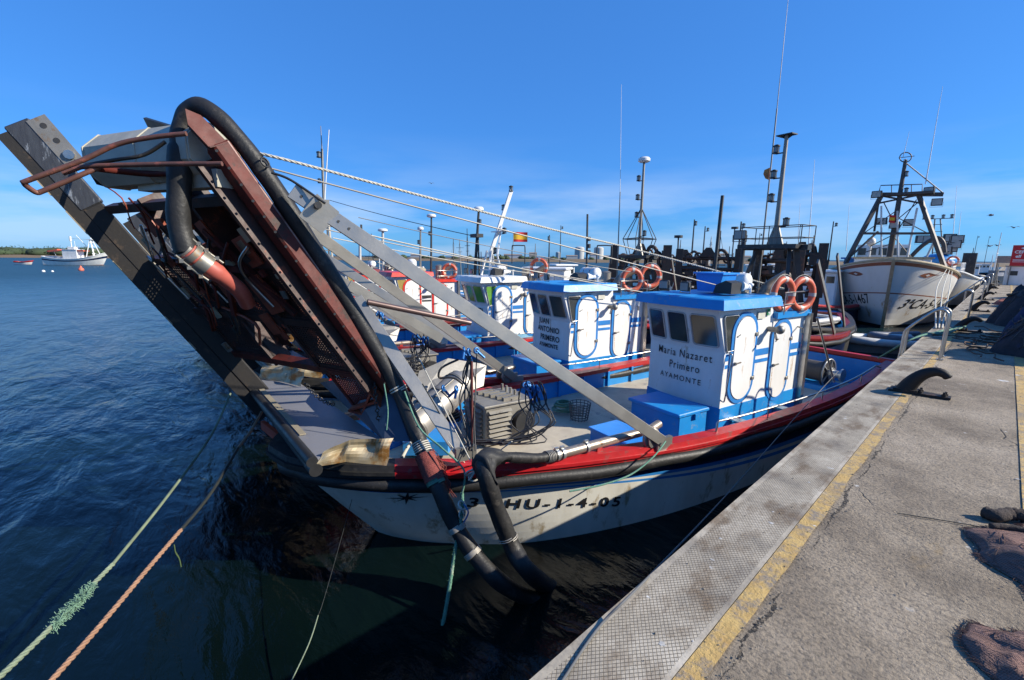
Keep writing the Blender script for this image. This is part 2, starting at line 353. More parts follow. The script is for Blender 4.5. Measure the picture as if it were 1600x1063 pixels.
# ================================================================ QUAY
def node_mat(name): 
    m = bpy.data.materials.new(name); m.use_nodes = True
    return m, m.node_tree.nodes, m.node_tree.links, m.node_tree.nodes['Principled BSDF']
class G:     # tiny node-graph helper in object space
    def __init__(s, name):
        s.m, s.N, s.L, s.b = node_mat(name); s.tc = s.N.new('ShaderNodeTexCoord')
    def mapd(s, sc=(1,1,1), rot=(0,0,0), loc=(0,0,0)):
        mp = s.N.new('ShaderNodeMapping'); mp.inputs['Scale'].default_value = sc; mp.inputs['Rotation'].default_value = rot; mp.inputs['Location'].default_value = loc
        s.L.new(s.tc.outputs['Object'], mp.inputs[0]); return mp.outputs[0]
    def noise(s, scale, det=6, ro=.6, co=None, dist=0):
        n = s.N.new('ShaderNodeTexNoise'); n.inputs['Scale'].default_value = scale; n.inputs['Detail'].default_value = det; n.inputs['Roughness'].default_value = ro; n.inputs['Distortion'].default_value = dist
        s.L.new(co if co is not None else s.tc.outputs['Object'], n.inputs['Vector']); return n.outputs[0]
    def vor(s, scale, feat='F1', co=None):
        n = s.N.new('ShaderNodeTexVoronoi'); n.feature = feat; n.inputs['Scale'].default_value = scale
        s.L.new(co if co is not None else s.tc.outputs['Object'], n.inputs['Vector']); return n.outputs['Distance']
    def ramp(s, src, *st):
        r = s.N.new('ShaderNodeValToRGB'); e = r.color_ramp.elements
        for i, (p, c) in enumerate(st):
            q = e[i] if i < 2 else e.new(p)
            q.position = p; q.color = (*c, 1) if isinstance(c, tuple) else (c, c, c, 1)
        s.L.new(src, r.inputs[0]); return r.outputs[0]
    def mix(s, f, a, c, mode='MIX'):
        x = s.N.new('ShaderNodeMix'); x.data_type = 'RGBA'; x.blend_type = mode
        for k, q in (('Factor', f), ('A', a), ('B', c)):
            if isinstance(q, tuple): x.inputs[k].default_value = (*q, 1)
            elif isinstance(q, (int, float)): x.inputs[k].default_value = q
            else: s.L.new(q, x.inputs[k])
        return x.outputs['Result']
    def math(s, op, x, y=0.0):
        n = s.N.new('ShaderNodeMath'); n.operation = op
        for i, q in enumerate((x, y)):
            if isinstance(q, (int, float)): n.inputs[i].default_value = q
            else: s.L.new(q, n.inputs[i])
        return n.outputs[0]
    def xyz(s, co=None):
        n = s.N.new('ShaderNodeSeparateXYZ'); s.L.new(co if co is not None else s.tc.outputs['Object'], n.inputs[0]); return n.outputs
    def done(s, col, rough=.8, height=None, dist=.01, strength=1.0, metal=0):
        s.L.new(col, s.b.inputs['Base Color'])
        if isinstance(rough, float): s.b.inputs['Roughness'].default_value = rough
        else: s.L.new(rough, s.b.inputs['Roughness'])
        s.b.inputs['Metallic'].default_value = metal
        if height is not None:
            bp = s.N.new('ShaderNodeBump'); bp.inputs['Strength'].default_value = strength; bp.inputs['Distance'].default_value = dist
            s.L.new(height, bp.inputs['Height']); s.L.new(bp.outputs[0], s.b.inputs['Normal'])
        return s.m
def droppings(g, col, sc=1.7):
    wob = g.noise(14, 4); co = g.mapd((1,1,1)); n = g.N.new('ShaderNodeMix'); n.data_type = 'RGBA'; n.inputs['Factor'].default_value = .06
    g.L.new(co, n.inputs['A']); nt = g.N.new('ShaderNodeTexNoise'); nt.inputs['Scale'].default_value = 16; g.L.new(co, nt.inputs['Vector']); g.L.new(nt.outputs['Color'], n.inputs['B'])
    d = g.vor(sc*1.6, co=n.outputs['Result']); f = g.ramp(d, (.060, 1.0), (.095, 0.0))
    d2 = g.vor(sc*5, co=n.outputs['Result']); f2 = g.ramp(d2, (.05, .8), (.09, 0.0))
    pat = g.ramp(g.noise(1.3, 3), (.50, 0.0), (.58, 1.0))
    f = g.math('MULTIPLY', g.math('MAXIMUM', f, g.math('MULTIPLY', f2, pat)), g.ramp(g.noise(30, 3), (.38, 0.15), (.55, .9)))
    return g.mix(f, col, (.66,.66,.64))
def concrete():
    g = G('worn concrete')
    base = g.ramp(g.noise(.7, 8, .65), (.36, (.155,.118,.08)), (.5, (.300,.240,.168)), (.64, (.41,.335,.245)))
    sp = g.ramp(g.noise(55, 4, .7), (.38, .40), (.54, 1.0)); base = g.mix(.9, base, g.mix(sp, (.05,.042,.035), base))
    agg = g.ramp(g.vor(75), (.10, .42), (.32, 1.0)); base = g.mix(.35, base, g.mix(agg, (.055,.048,.04), base))
    st = g.ramp(g.noise(1.7, 7, .7, g.mapd((1,.55,1), (0,0,.5))), (.55, 0.0), (.70, 1.0)); base = g.mix(g.math('MULTIPLY', st, .75), base, (.10,.08,.058))
    n2 = g.N.new('ShaderNodeMix'); n2.data_type = 'RGBA'; n2.inputs['Factor'].default_value = .22; co = g.mapd((1,1,1)); g.L.new(co, n2.inputs['A'])
    nt = g.N.new('ShaderNodeTexNoise'); nt.inputs['Scale'].default_value = 2.6; nt.inputs['Detail'].default_value = 6; g.L.new(co, nt.inputs['Vector']); g.L.new(nt.outputs['Color'], n2.inputs['B'])
    ck = g.ramp(g.vor(1.1, 'DISTANCE_TO_EDGE', n2.outputs['Result']), (.002, 1.0), (.006, 0.0)); ckm = g.math('MULTIPLY', ck, g.ramp(g.noise(.8, 3, .5, g.mapd((1,1,1),(0,0,0),(3,3,0))), (.57, 0.0), (.62, .8)))
    xx = g.xyz()['X']; wv = g.math('MULTIPLY', g.math('SUBTRACT', g.noise(2.2, 7, .75, g.mapd((0,1,1))), .5), .16); band = g.math('ABSOLUTE', g.math('SUBTRACT', xx, g.math('ADD', wv, -.535)))
    wid = g.math('MULTIPLY', g.ramp(g.noise(1.1, 5, .7, g.mapd((0,1,1),(0,0,0),(0,5,0))), (.45, 0.0), (.62, 1.0)), .013); chip = g.math('LESS_THAN', band, wid); ckm = g.math('MAXIMUM', ckm, g.math('MULTIPLY', chip, g.ramp(g.noise(38, 4, .7), (.42, .2), (.52, 1.0))))
    base = g.mix(ckm, base, (.03,.026,.022))
    # worn yellow smudges
    ym = g.ramp(g.noise(2.3, 6, .6, g.mapd((1.2,.7,1),(0,0,0),(9,4,0))), (.66, 0.0), (.72, .55)); base = g.mix(g.math('MULTIPLY', ym, .5), base, (.42,.27,.09))
    base = droppings(g, base, 1.1)
    h = g.math('ADD', g.math('MULTIPLY', g.noise(48, 6, .75), 1.0), g.math('ADD', g.noise(9, 5), g.math('MULTIPLY', g.ramp(g.vor(26), (.05, 0.0), (.22, 1.0)), .28))); h = g.math('SUBTRACT', h, g.math('MULTIPLY', ckm, 1.2))
    return g.done(base, .88, h, .014, 1.0)
def yellow():
    g = G('worn yellow line')
    base = g.ramp(g.noise(8, 6, .7), (.3, (.38,.23,.07)), (.62, (.52,.35,.12)))
    wear = g.ramp(g.noise(7.5, 9, .82), (.48, 0.0), (.59, 1.0)); base = g.mix(wear, base, (.22,.18,.135))
    big = g.ramp(g.noise(1.1, 4, .6), (.55, 0.0), (.66, .8)); base = g.mix(big, base, (.20,.165,.125))
    h = g.math('ADD', g.noise(60, 5, .7), g.noise(12, 5)); return g.done(droppings(g, base), .8, h, .008)
def diamond():
    g = G('diamond pattern concrete edge')
    p = .0165
    def lines(rot):
        xyz = g.xyz(g.mapd((1,1,1), (0,0,rot)))
        fr = g.math('FRACT', g.math('DIVIDE', xyz['X'], p)); return g.math('ABSOLUTE', g.math('SUBTRACT', fr, .5))
    a = lines(math.radians(36)); b = lines(math.radians(-36))
    mn = g.math('MINIMUM', a, b); groove = g.ramp(mn, (.02, 1.0), (.085, 0.0))
    xx = g.xyz()['X']; border = g.ramp(xx, (0.0, 0.0), (1.0, 1.0))
    edge = g.math('MAXIMUM', g.math('LESS_THAN', xx, -.995), g.math('GREATER_THAN', xx, -.685)); groove = g.math('MULTIPLY', groove, g.math('SUBTRACT', 1.0, edge))
    gm = g.math('MULTIPLY', groove, g.ramp(g.noise(3, 5), (.34, .45), (.5, 1.0)))
    base = g.ramp(g.noise(2.3, 8, .65), (.34, (.17,.148,.12)), (.50, (.36,.312,.238)), (.66, (.49,.435,.345)))
    st = g.ramp(g.noise(2.6, 6, .7, g.mapd((1.6,.8,1), (0,0,.3),(2,1,0))), (.50, 0.0), (.64, .85)); base = g.mix(st, base, (.15,.10,.055))
    sp = g.ramp(g.noise(70, 4, .7), (.36, .6), (.5, 1.0)); base = g.mix(.6, base, g.mix(sp, (.1,.09,.08), base))
    base = g.mix(gm, base, (.125,.098,.07)); base = droppings(g, base, 1.5)
    h = g.math('SUBTRACT', g.math('MULTIPLY', g.noise(50, 4), .35), gm); return g.done(base, .8, h, .008)
QM = concrete()
EX = -1.03
b = MB(QM); b.box((EX+.012+30, 70, -3.002), (60, 220, 5.996)); tag(b.build('quay', loc=(0,0,0)), kind='structure')
b = MB(diamond()); b.box((-.8465, 70, -.25), (.367, 220, .506)); tag(b.build('quay_edge_strip', loc=(0,0,0)), kind='structure')
def line(name, x0, x1):
    b = MB(yellow()); pts0 = []; 
    n = 500
    def f(u, v):
        y = -5+115*u**2; e = .012*noise.noise(V(y*3, v*5, x0)) + .008*noise.noise(V(y*11, v*5, x0)); return V(x0+(x1-x0)*v + (e if v > .5 else -abs(e)*.2), y, .0035)
    b.grid(f, n, 1, False); return tag(b.build(name, loc=(0,0,0)), kind='structure')
line('yellow_edge_line', -.658, -.572); line('yellow_lane_line', .288, .39)
# dark mooring cleat shaped like a hook
def make_bollard():
    t = thing('hook_bollard', 'black cast iron hook bollard nearest the camera with its shadow on the yellow edge line', 'bollard', (-.66, 7.25, 0), 0, 'hook bollards along the quay edge')
    b = MB(CASTI)
    path = smooth_pts([(0,0,-.01),(.03,0,.08),(.085,0,.18),(.165,0,.265),(.26,0,.305),(.335,0,.285),(.37,0,.245)], 4)
    n = len(path); rs = [interp(i/(n-1), [(0,.108),(.18,.088),(.45,.066),(.7,.052),(.88,.046),(.95,.045),(1,.028)]) for i in range(n)]
    b.tube(path, rs, 16); b.build('horn', t)
    b = MB(CASTI); b.prism([(-.14,-.11,.002),(.42,-.05,.002),(.42,.06,.002),(-.14,.13,.002)], (0,0,.026)); b.prism([(-.10,-.09,.028),(.12,-.085,.028),(.13,.09,.028),(-.10,.10,.028)], (0,0,.022)); b.build('base_plate', t)
    for x, y in ((.15,.05),(.15,-.05),(.37,.03),(.36,-.02)):
        b = MB(CASTI); b.cyl((x,y,.027), (x,y,.05), .024, n=6); b.cyl((x,y,.05),(x,y,.075), .013, n=8); b.build('bolt', t)
    return t
bo = make_bollard()
for i, (x, y) in enumerate([(-.6,14.75),(-.6,21),(-.6,27.4),(-.6,33.8),(-.6,39.2),(-.6,44.0)]):
    lab = ['hook bollard wrapped with green mooring ropes, second from the camera', 'hook bollard third from the camera with clear concrete beside it', 'hook bollard fourth from the camera, beside the bow of the white trawler', 'small far hook bollard, fifth from the camera', 'small far hook bollard, sixth from the camera', 'farthest small hook bollard in front of the wall at the quay end'][i]
    copy_tree(bo, V(x, y, 0), math.radians(random.uniform(-6, 6)), lab)
def make_hoop():
    t = thing('ladder_handrail', 'stainless steel double hoop handrail nearest the camera at the quay edge', 'handrail', (-1.0, 10.3, 0), 0, 'steel ladder handrails on the quay edge')
    for dy in (-.2, .2):
        b = MB(STEEL)
        p = [(-.06,dy,-1.6),(-.06,dy,-.2),(-.05,dy,.05),(-.04,dy,.38),(.02,dy,.5),(.2,dy,.70),(.29,dy,.79),(.36,dy,.82),(.43,dy,.79),(.46,dy,.70),(.455,dy,.4),(.45,dy,.004)]
        b.tube(smooth_pts(p, 5), .021, 10); b.cyl((.45,dy,.001),(.45,dy,.012),.05); b.build('hoop', t)
    for z in (-.2, -.5, -.8, -1.1, -1.4):
        b = MB(STEEL); b.cyl((-.06,-.2,z),(-.06,.2,z),.014,n=8); b.build('rung', t)
    return t
ho = make_hoop()
for i, y in enumerate([17.6, 27.0, 33.5, 42.0]):
    copy_tree(ho, V(-1.0, y, 0), 0, ['second ladder handrail hoop, beside the hull of the white trawler', 'third ladder handrail hoop beyond the trawler bow', 'fourth small ladder handrail hoop far along the quay', 'farthest small ladder handrail hoop near the quay end'][i])
RG = random.Random(5); b = MB(mat('loose grit', (.12,.10,.08), .9, col2=(.30,.26,.2), scale=40))
for k in range(900):
    if k < 380: x, y = -.535+RG.gauss(0,.03), RG.uniform(.8, 9)
    else: x, y = RG.uniform(-.95, .9), RG.uniform(.8, 12)**1.0
    r = RG.uniform(.0015,.006); M_ = Matrix.Rotation(RG.uniform(0,3), 3, 'Z'); b.box((x,y,.004+r*.5), (r*RG.uniform(1,2), r*RG.uniform(.8,1.4), r), M_, r*.3)
tag(b.build('grit', loc=(0,0,0)), 'loose grit and chips scattered on the quay concrete', 'grit', kind='stuff')
RG = random.Random(9); b = MB(mat('gull dropping', (.50,.49,.46), .9, col2=(.3,.28,.25), scale=60))
for k in range(26):
    x, y = (RG.uniform(-.98,-.68) if k % 3 else RG.uniform(-.4,.5)), RG.uniform(1.0, 8.5); r = RG.uniform(.004,.013); n_ = 14; z = .0052; sx = RG.uniform(.6,1.6)
    b.add([V(x,y,z)]+[V(x+math.cos(2*PI*j/n_)*r*sx*RG.uniform(.45,1.25), y+math.sin(2*PI*j/n_)*r*RG.uniform(.45,1.25), z-.001) for j in range(n_)], [(0,1+j,1+(j+1) % n_) for j in range(n_)])
tag(b.build('gull_droppings', loc=(0,0,0)), 'white gull droppings spattered over the quay', 'droppings', kind='stuff')
# ---------------------------------------------------------------- nets
def mound(name, label, cat, c, rx, ry, h, m, seed=0, bmp=.18, pw=1.0, rot=0.0, n=96, k=40, group=None, wa=.18):
    b = MB(m); vs = [V(c[0], c[1], h)]; fs = []
    cr_, sr_ = math.cos(rot), math.sin(rot)
    for i in range(1, k+1):
        t = i/k
        for j in range(n):
            a = 2*PI*j/n; wob = 1+wa*noise.noise(V(math.cos(a)*1.4+seed, math.sin(a)*1.4, seed*.7))+wa*.35*noise.noise(V(math.cos(a)*6+seed, math.sin(a)*6, 1))
            x, y = math.cos(a)*rx*t*wob, math.sin(a)*ry*t*wob
            p = V(c[0]+x*cr_-y*sr_, c[1]+x*sr_+y*cr_, 0)
            z = h*(max(0, 1-t**2)**pw)
            nn = noise.noise(V(p.x*2.3+seed, p.y*2.3, seed))*.6+noise.noise(V(p.x*6, p.y*6, seed))*.3+noise.noise(V(p.x*16, p.y*16, seed))*.14+(.35-abs(noise.noise(V(p.x*3.1+1.5*z, p.y*4.2, seed+3))))*.55+(.3-abs(noise.noise(V(p.x*8+2*z, p.y*9, seed+5))))*.30
            z = max(.004 if i == k else .012, z*(1+bmp*1.5*nn)+h*bmp*abs(nn)*.6*(1-t**6)) if i < k else .002
            vs.append(V(p.x, p.y, z))
    for j in range(n): fs.append((0, 1+j, 1+(j+1) % n))
    for i in range(k-1):
        for j in range(n): q = (j+1) % n; a = 1+i*n; fs.append((a+j, a+n+j, a+n+q, a+q))
    b.add(vs, fs, True); return tag(b.build(name, loc=(c[0], c[1], 0)), label, cat, group)
def netmat():
    g = G('fine maroon mesh')
    a = g.ramp(g.noise(7, 6), (.35, (.075,.042,.034)), (.6, (.19,.105,.085))); 
    xyz = g.xyz(g.mapd((1,1,1),(0,0,.6))); fx = g.math('ABSOLUTE', g.math('SUBTRACT', g.math('FRACT', g.math('MULTIPLY', xyz['X'], 110.)), .5)); fy = g.math('ABSOLUTE', g.math('SUBTRACT', g.math('FRACT', g.math('MULTIPLY', xyz['Y'], 110.)), .5))
    l = g.ramp(g.math('MINIMUM', fx, fy), (.1, 1.0), (.22, 0.0)); a = g.mix(l, a, (.25,.145,.12))
    fold = g.noise(9, 5, .6, g.mapd((1,2.6,1),(0,0,.5)), 1.2); h = g.math('ADD', g.math('MULTIPLY', l, .05), fold); return g.done(a, .95, h, .05)
NM = netmat()
mound('fishing_net', 'maroon fine mesh net heaped on the concrete at the right edge', 'net', (.81, 3.45, 0), .62, .86, .05, NM, 3, 1.6, .5, .2, wa=.32)
mound('fishing_net', 'maroon fine mesh net in the bottom right corner of the quay', 'net', (.74, 2.36, 0), .58, .48, .05, NM, 8, 1.6, .5, -.3, wa=.32)
b = MB(mat('dark net roll', (.03,.022,.018), .95, col2=(.07,.05,.04), scale=30, bump=1, bscale=90))
for o in [q for q in C.objects if q.name.startswith('fishing_net')]:
    vv = [v.co.copy() for v in o.data.vertices]; st = MB(mat('net fringe', (.16,.09,.07), .95))
    for q in range(700):
        ji = random.randrange(96); p = vv[1+39*96+ji].lerp(vv[1+39*96+(ji+1) % 96], random.random()); dr = V(p.x, p.y, 0).normalized(); l_ = random.uniform(.005,.03); sdv = V(-dr.y, dr.x, 0)*random.uniform(-.03,.03)
        st.tube([p-dr*.02+V(0,0,.012), p+dr*l_*.4+V(0,0,.006)+sdv*.5, p+dr*l_+sdv+V(0,0,.002)], .0011, 3)
    for q in range(260):
        ri = random.randrange(2, 38); ji = random.randrange(96); p = vv[1+ri*96+ji]; p2 = vv[1+min(39, ri+2)*96+(ji+2) % 96]; st.tube([p+V(0,0,.003), p.lerp(p2,.5)+V(0,0,.010), p2+V(0,0,.002)], .0012, 3)
    st.build('fringe', o)['kind'] = 'stuff'
    b2 = MB(mat('grey selvedge', (.10,.10,.095), .9)); b2.tube([vv[1+39*96+k]*1.0+V(0,0,.003)+V(.012*noise.noise(V(k*.3,0,1)), .012*noise.noise(V(k*.3,5,1)), 0) for k in range(96)], .003, 5, closed=True); b2.build('selvedge_rope', o)
b = MB(mat('dark net roll', (.03,.022,.018), .95, col2=(.07,.05,.04), scale=30, bump=1, bscale=90))
pr = [Wz(1538,800,.03), Wz(1556,806,.035), Wz(1578,803,.04), Wz(1604,806,.045), Wz(1660,812,.05)]; sp = smooth_pts(pr, 5); b.tube(sp, [.018+.012*abs(math.sin(i*1.7))+.012 for i in range(len(sp))], 10)
pr = [Wz(1547,822,.02), Wz(1575,824,.025), Wz(1620,832,.03)]; sp = smooth_pts(pr, 5); b.tube(sp, [.014+.008*abs(math.sin(i*1.3)) for i in range(len(sp))], 8)
tag(b.build('rolled_net'), 'dark brown rolled end of netting lying above the maroon net', 'net')
rope('cord', 'thin dark cord lying on the concrete towards the rolled net', [Wz(1402,802,.006), Wz(1440,808,.006), Wz(1490,816,.006), Wz(1548,826,.006)], .0035, ROPEK, 'cord')
PILES = [((1.45,11.9,0),1.45,.9,1.15,NETB,'black fishing net heap nearest the camera at the right edge',1),
 ((1.95,14.8,0),1.75,1.4,1.65,NETU,'dark blue fishing net heap behind the nearest black one',2),
 ((1.9,17.6,0),2.0,1.5,1.75,NETB,'tall black fishing net heap beyond the blue one',4),
 ((2.2,20.6,0),1.9,1.5,1.5,NETU,'big far blue black net heap, fourth along the quay',5),
 ((1.8,24.8,0),1.3,1.4,1.05,NETB,'low black net heap beside the orange netting',6),
 ((1.9,30.,0),1.5,2.2,1.1,NETB,'farthest black net heap before the quay end',9)]
for i, (c, rx, ry, h, m, lab, sd_) in enumerate(PILES):
    o = mound('net_heap', lab, 'net heap', c, rx, ry, h, m, sd_, .22, .8, .1*i, group='net heaps on the right of the quay')
    vv = [v.co.copy() for v in o.data.vertices]; fl = MB(mat('float line rope', (.10,.10,.09), .9)); ff = MB(mat('brown float', (.13,.06,.03), .6))
    for q in range(5):
        s0_ = random.uniform(0, 6.28); pts = []
        for k in range(26):
            aa = s0_+k*.19*(1 if q % 2 else -1); tt = .35+.12*q+.12*math.sin(k*.7+q); ri = max(1, min(39, int(tt*40))); ji = int((aa % (2*PI))/(2*PI)*96) % 96; p = vv[1+(ri-1)*96+ji]; pts.append(p+V(0,0,.03))
        fl.tube(smooth_pts(pts, 3), .014, 5)
        for k in range(1, 26, 3): ff.ball(pts[k]+V(0,0,.02), (.06,.04,.04), 8, 6)
    st = MB(mat('loose twine', (.05,.05,.055), .9, col2=(.10,.09,.08), scale=9))
    for q in range(240):
        ri = random.randrange(4, 39); ji = random.randrange(96); pts = []
        for k in range(5): pts.append(vv[1+(max(1, min(39, ri+random.randint(-1,1)*k))-1)*96+(ji+k*random.choice((1,2))) % 96]+V(0,0,.015+.03*random.random()))
        st.tube(pts, .007, 4)
    st.build('loose_strands', o)['kind'] = 'stuff'
    r1 = fl.build('float_line', o); r1.location = (0,0,0); r2 = ff.build('floats', r1); r2['kind'] = 'stuff'
mound('orange_net', 'small orange red netting spread in front of the black net heaps', 'net', (.45,25.6,0), .7,1.1,.22, NETO, 12, .4, .7)
b = MB(mat('brown rope tangle', (.12,.07,.045), .9, col2=(.05,.03,.02), scale=12))
for k in range(26):
    a = random.uniform(0, 6.28); c0 = V(.25+random.uniform(-.5,.5), 13.3+random.uniform(-1.2,1.2), .02); q = []
    for i in range(9): a += random.uniform(-1.0,1.0); c0 = c0+V(math.cos(a)*.14, math.sin(a)*.22, 0); q.append(V(c0.x, c0.y, .015+.05*random.random()))
    b.tube(smooth_pts(q, 4), .011, 6)
tag(b.build('rope_tangle'), 'brown tangle of ropes strewn on the quay before the net heaps', 'ropes', kind='stuff')
# ---------------------------------------------------------------- far end of the quay
QY = 47.6
def qx(px, y=QY): return Wy(px, 430, y).x
x0, x1 = qx(1543), qx(1573)
t = thing('harbour_gate', 'blue grey gate wall closing the far end of the quay', 'gate', ((x0+x1)/2, QY, 0)); GB = mat('grey blue board', (.10,.15,.21), .6); hw = (x1-x0)/2
b = MB(GB); b.box((-hw*.5-.02,0,.47), (hw-.06,.08,.94)); b.build('panel', t); b = MB(GB); b.box((hw*.5+.02,0,.47), (hw-.06,.08,.94)); b.build('panel', t)
b = MB(INKW); b.box((hw*.35,-.05,.68), (hw*.7,.015,.26)); b.build('notice', t); b = MB(BLACK); b.box((0,0,.5), (.08,.12,1.02)); b.build('post', t)
t = thing('kiosk', 'white kiosk under the red billboard at the quay end', 'kiosk', (qx(1586,46.5), 46.6, 0)); b = MB(WHITE); b.box((0,0,.62), (1.0,.9,1.24)); b.build('wall', t); b = MB(GREY); b.box((0,0,1.27),(1.1,1.0,.06)); b.build('roof', t)
b = MB(GLASS); b.box((-.1,-.455,.8),(.4,.02,.3)); b.build('window', t)
t = thing('billboard', 'red billboard with white lettering above the kiosk at the right edge', 'sign', (qx(1592,46), 46.0, 0))
SR = mat('sign red', (.55,.012,.02), .5); b = MB(SR); b.box((0,0,1.98), (1.05,.06,1.36)); b.build('board', t)
b = MB(INKW); text_on(b, 'CEPSA', .27, (-.02,-.034,2.12), V(1,0,0), V(0,0,1), bold=.008); text_on(b, 'elf', .27, (-.2,-.034,1.84), V(1,0,0), V(0,0,1), bold=.008)
b.box((0,-.034,1.68),(.85,.006,.05)); b.box((0,-.034,1.56),(.85,.006,.03)); b.torus((.25,-.034,1.92), V(0,1,0), .085, .014, 16, 4); b.prism([(-.16,-.034,2.46),(0,-.034,2.54),(.16,-.034,2.46),(0,-.034,2.39)], (0,.004,0)); b.build('lettering', t)
for x in (-.45, .45): b = MB(GREY); b.box((x,.07,.65),(.07,.07,1.3)); b.build('post', t)
t = thing('harbour_canopy', 'grey steel canopy frame standing behind the gate', 'canopy', (qx(1570,49), 49.2, 0)); b = MB(GREY); b.box((0,0,1.72),(1.1,1,.5)); b.build('roof', t)
for x in (-.5,.5): b = MB(GREY); b.box((x,0,.73),(.07,.07,1.46)); b.build('post', t)
# ---------------------------------------------------------------- far shore
EARTH = mat('salt marsh', (.17,.11,.055), .95, col2=(.10,.085,.045), scale=.05, amt=.9, rust=(.055,.06,.03), rscale=.04, ramt=.35)
def shore_pt(px, d, z): p = W(px, 405, d); return V(p.x, p.y, z)
b = MB(EARTH); n = 90
def shf(u, v):
    px = -260+1900*u; d = 272+60*math.sin(u*3.0)+ v*230; z = WATER-.3 + (min(1, v*16)*1.9) + .5*noise.noise(V(px*.02, v*9, 0))*min(1, v*10)
    return shore_pt(px, d, z)
b.grid(shf, n, 24); tag(b.build('far_shore', loc=(0,0,0)), kind='structure')
LEAFM = mat('far scrub', (.045,.07,.028), .9, col2=(.022,.036,.018), scale=.09, amt=.9)
b = MB(LEAFM)
def clump(c, r, h, n=70):
    for i in range(n):
        a = random.uniform(0, 2*PI); e = random.random()**.5; zz = random.random()
        p = V(c.x+math.cos(a)*r*e, c.y+math.sin(a)*r*e, c.z+h*(1-e*e*.85)*(.35+.65*zz)); s_ = random.uniform(.5, 1.15)
        q = [V(random.gauss(0,1), random.gauss(0,1), random.gauss(0,1)).normalized()*s_ for _ in range(3)]
        b.add([p+q[0], p+q[1], p+q[2]], [(0,1,2)])
for i in range(270):
    px = -200+random.random()*1560 if i < 210 else random.uniform(-120, 300); left = px < 330
    if not left and random.random() < .45: continue
    u = (px+260)/1900; d = 272+60*math.sin(u*3.0)+random.uniform(22, 90)
    h = random.uniform(4.2, 7.6) if left else random.uniform(1.8, 3.8); c = shore_pt(px, d, -.6); b.ball((c.x,c.y,c.z+h*.30), (h*.95, h*.95, h*.5), 9, 6); clump(c, h*1.1, h, 90 if left else 45)
tag(b.build('scrub_woodland', loc=(0,0,0)), 'green scrub and round pines along the far shore', 'woodland', kind='stuff')
# industrial skyline far beyond
for i, (px, wd) in enumerate([(905, 15), (935, 15), (872, 8), (962,7)]):
    d = 700; p = shore_pt(px, d, -2.3); r = wd*d/711*.5; b = MB(mat('tank white', (.5,.5,.48), .6)); hh = 15 if wd > 10 else 8
    b.cyl((p.x,p.y,-2.3), (p.x,p.y,hh), r, n=24); b.ball((p.x,p.y,hh), (r,r,r*.35), 24, 8); o = b.build('storage_tank')
    tag(o, ['large pale storage tank on the far shore, left of its twin','large pale storage tank on the far shore, right of its twin','small storage tank left of the large pair','small storage tank right of the large pair'][i], 'tank', 'storage tanks on the horizon')
for i in range(22):
    px = random.choice([random.uniform(560, 860), random.uniform(980, 1260), random.uniform(700, 1260)]); d = random.uniform(560, 760); p = shore_pt(px, d, -2.3); b = MB(mat('far house %d' % (i % 3), [(.55,.54,.5),(.4,.36,.3),(.6,.6,.6)][i % 3], .7)); ww = random.uniform(6, 20); hh = random.uniform(3.5, 9)
    t = thing('distant_building', 'pale low building on the horizon beyond the boats', 'building', (p.x, p.y, -2.3), YAW, 'low buildings on the horizon')
    b.box((0,0,hh/2), (ww, 8, hh)); b.build('wall', t); b = MB(mat('far roof', (.25,.2,.17), .8)); b.prism([(-ww/2-.3,-4.3,hh),(-ww/2-.3,4.3,hh),(-ww/2-.3,0,hh+1.5)], (ww+.6,0,0)); b.build('roof', t)
def turbine(px, d, h, lab):
    p = shore_pt(px, d, -2); t = thing('wind_turbine', lab, 'wind turbine', p, YAW, 'far wind turbines'); b = MB(PLW); b.cyl((0,0,0),(0,0,h), 1.6, .9, 8); b.build('tower', t)
    for k in range(3):
        a = 2*PI*k/3+px; b = MB(PLW); b.beam((0,-2,h),(math.sin(a)*h*.55,-2,h+math.cos(a)*h*.55), 1.1, .5); b.build('blade', t)
turbine(184, 1500, 62, 'tiny wind turbine above the far shore left of the dredge arm'); 
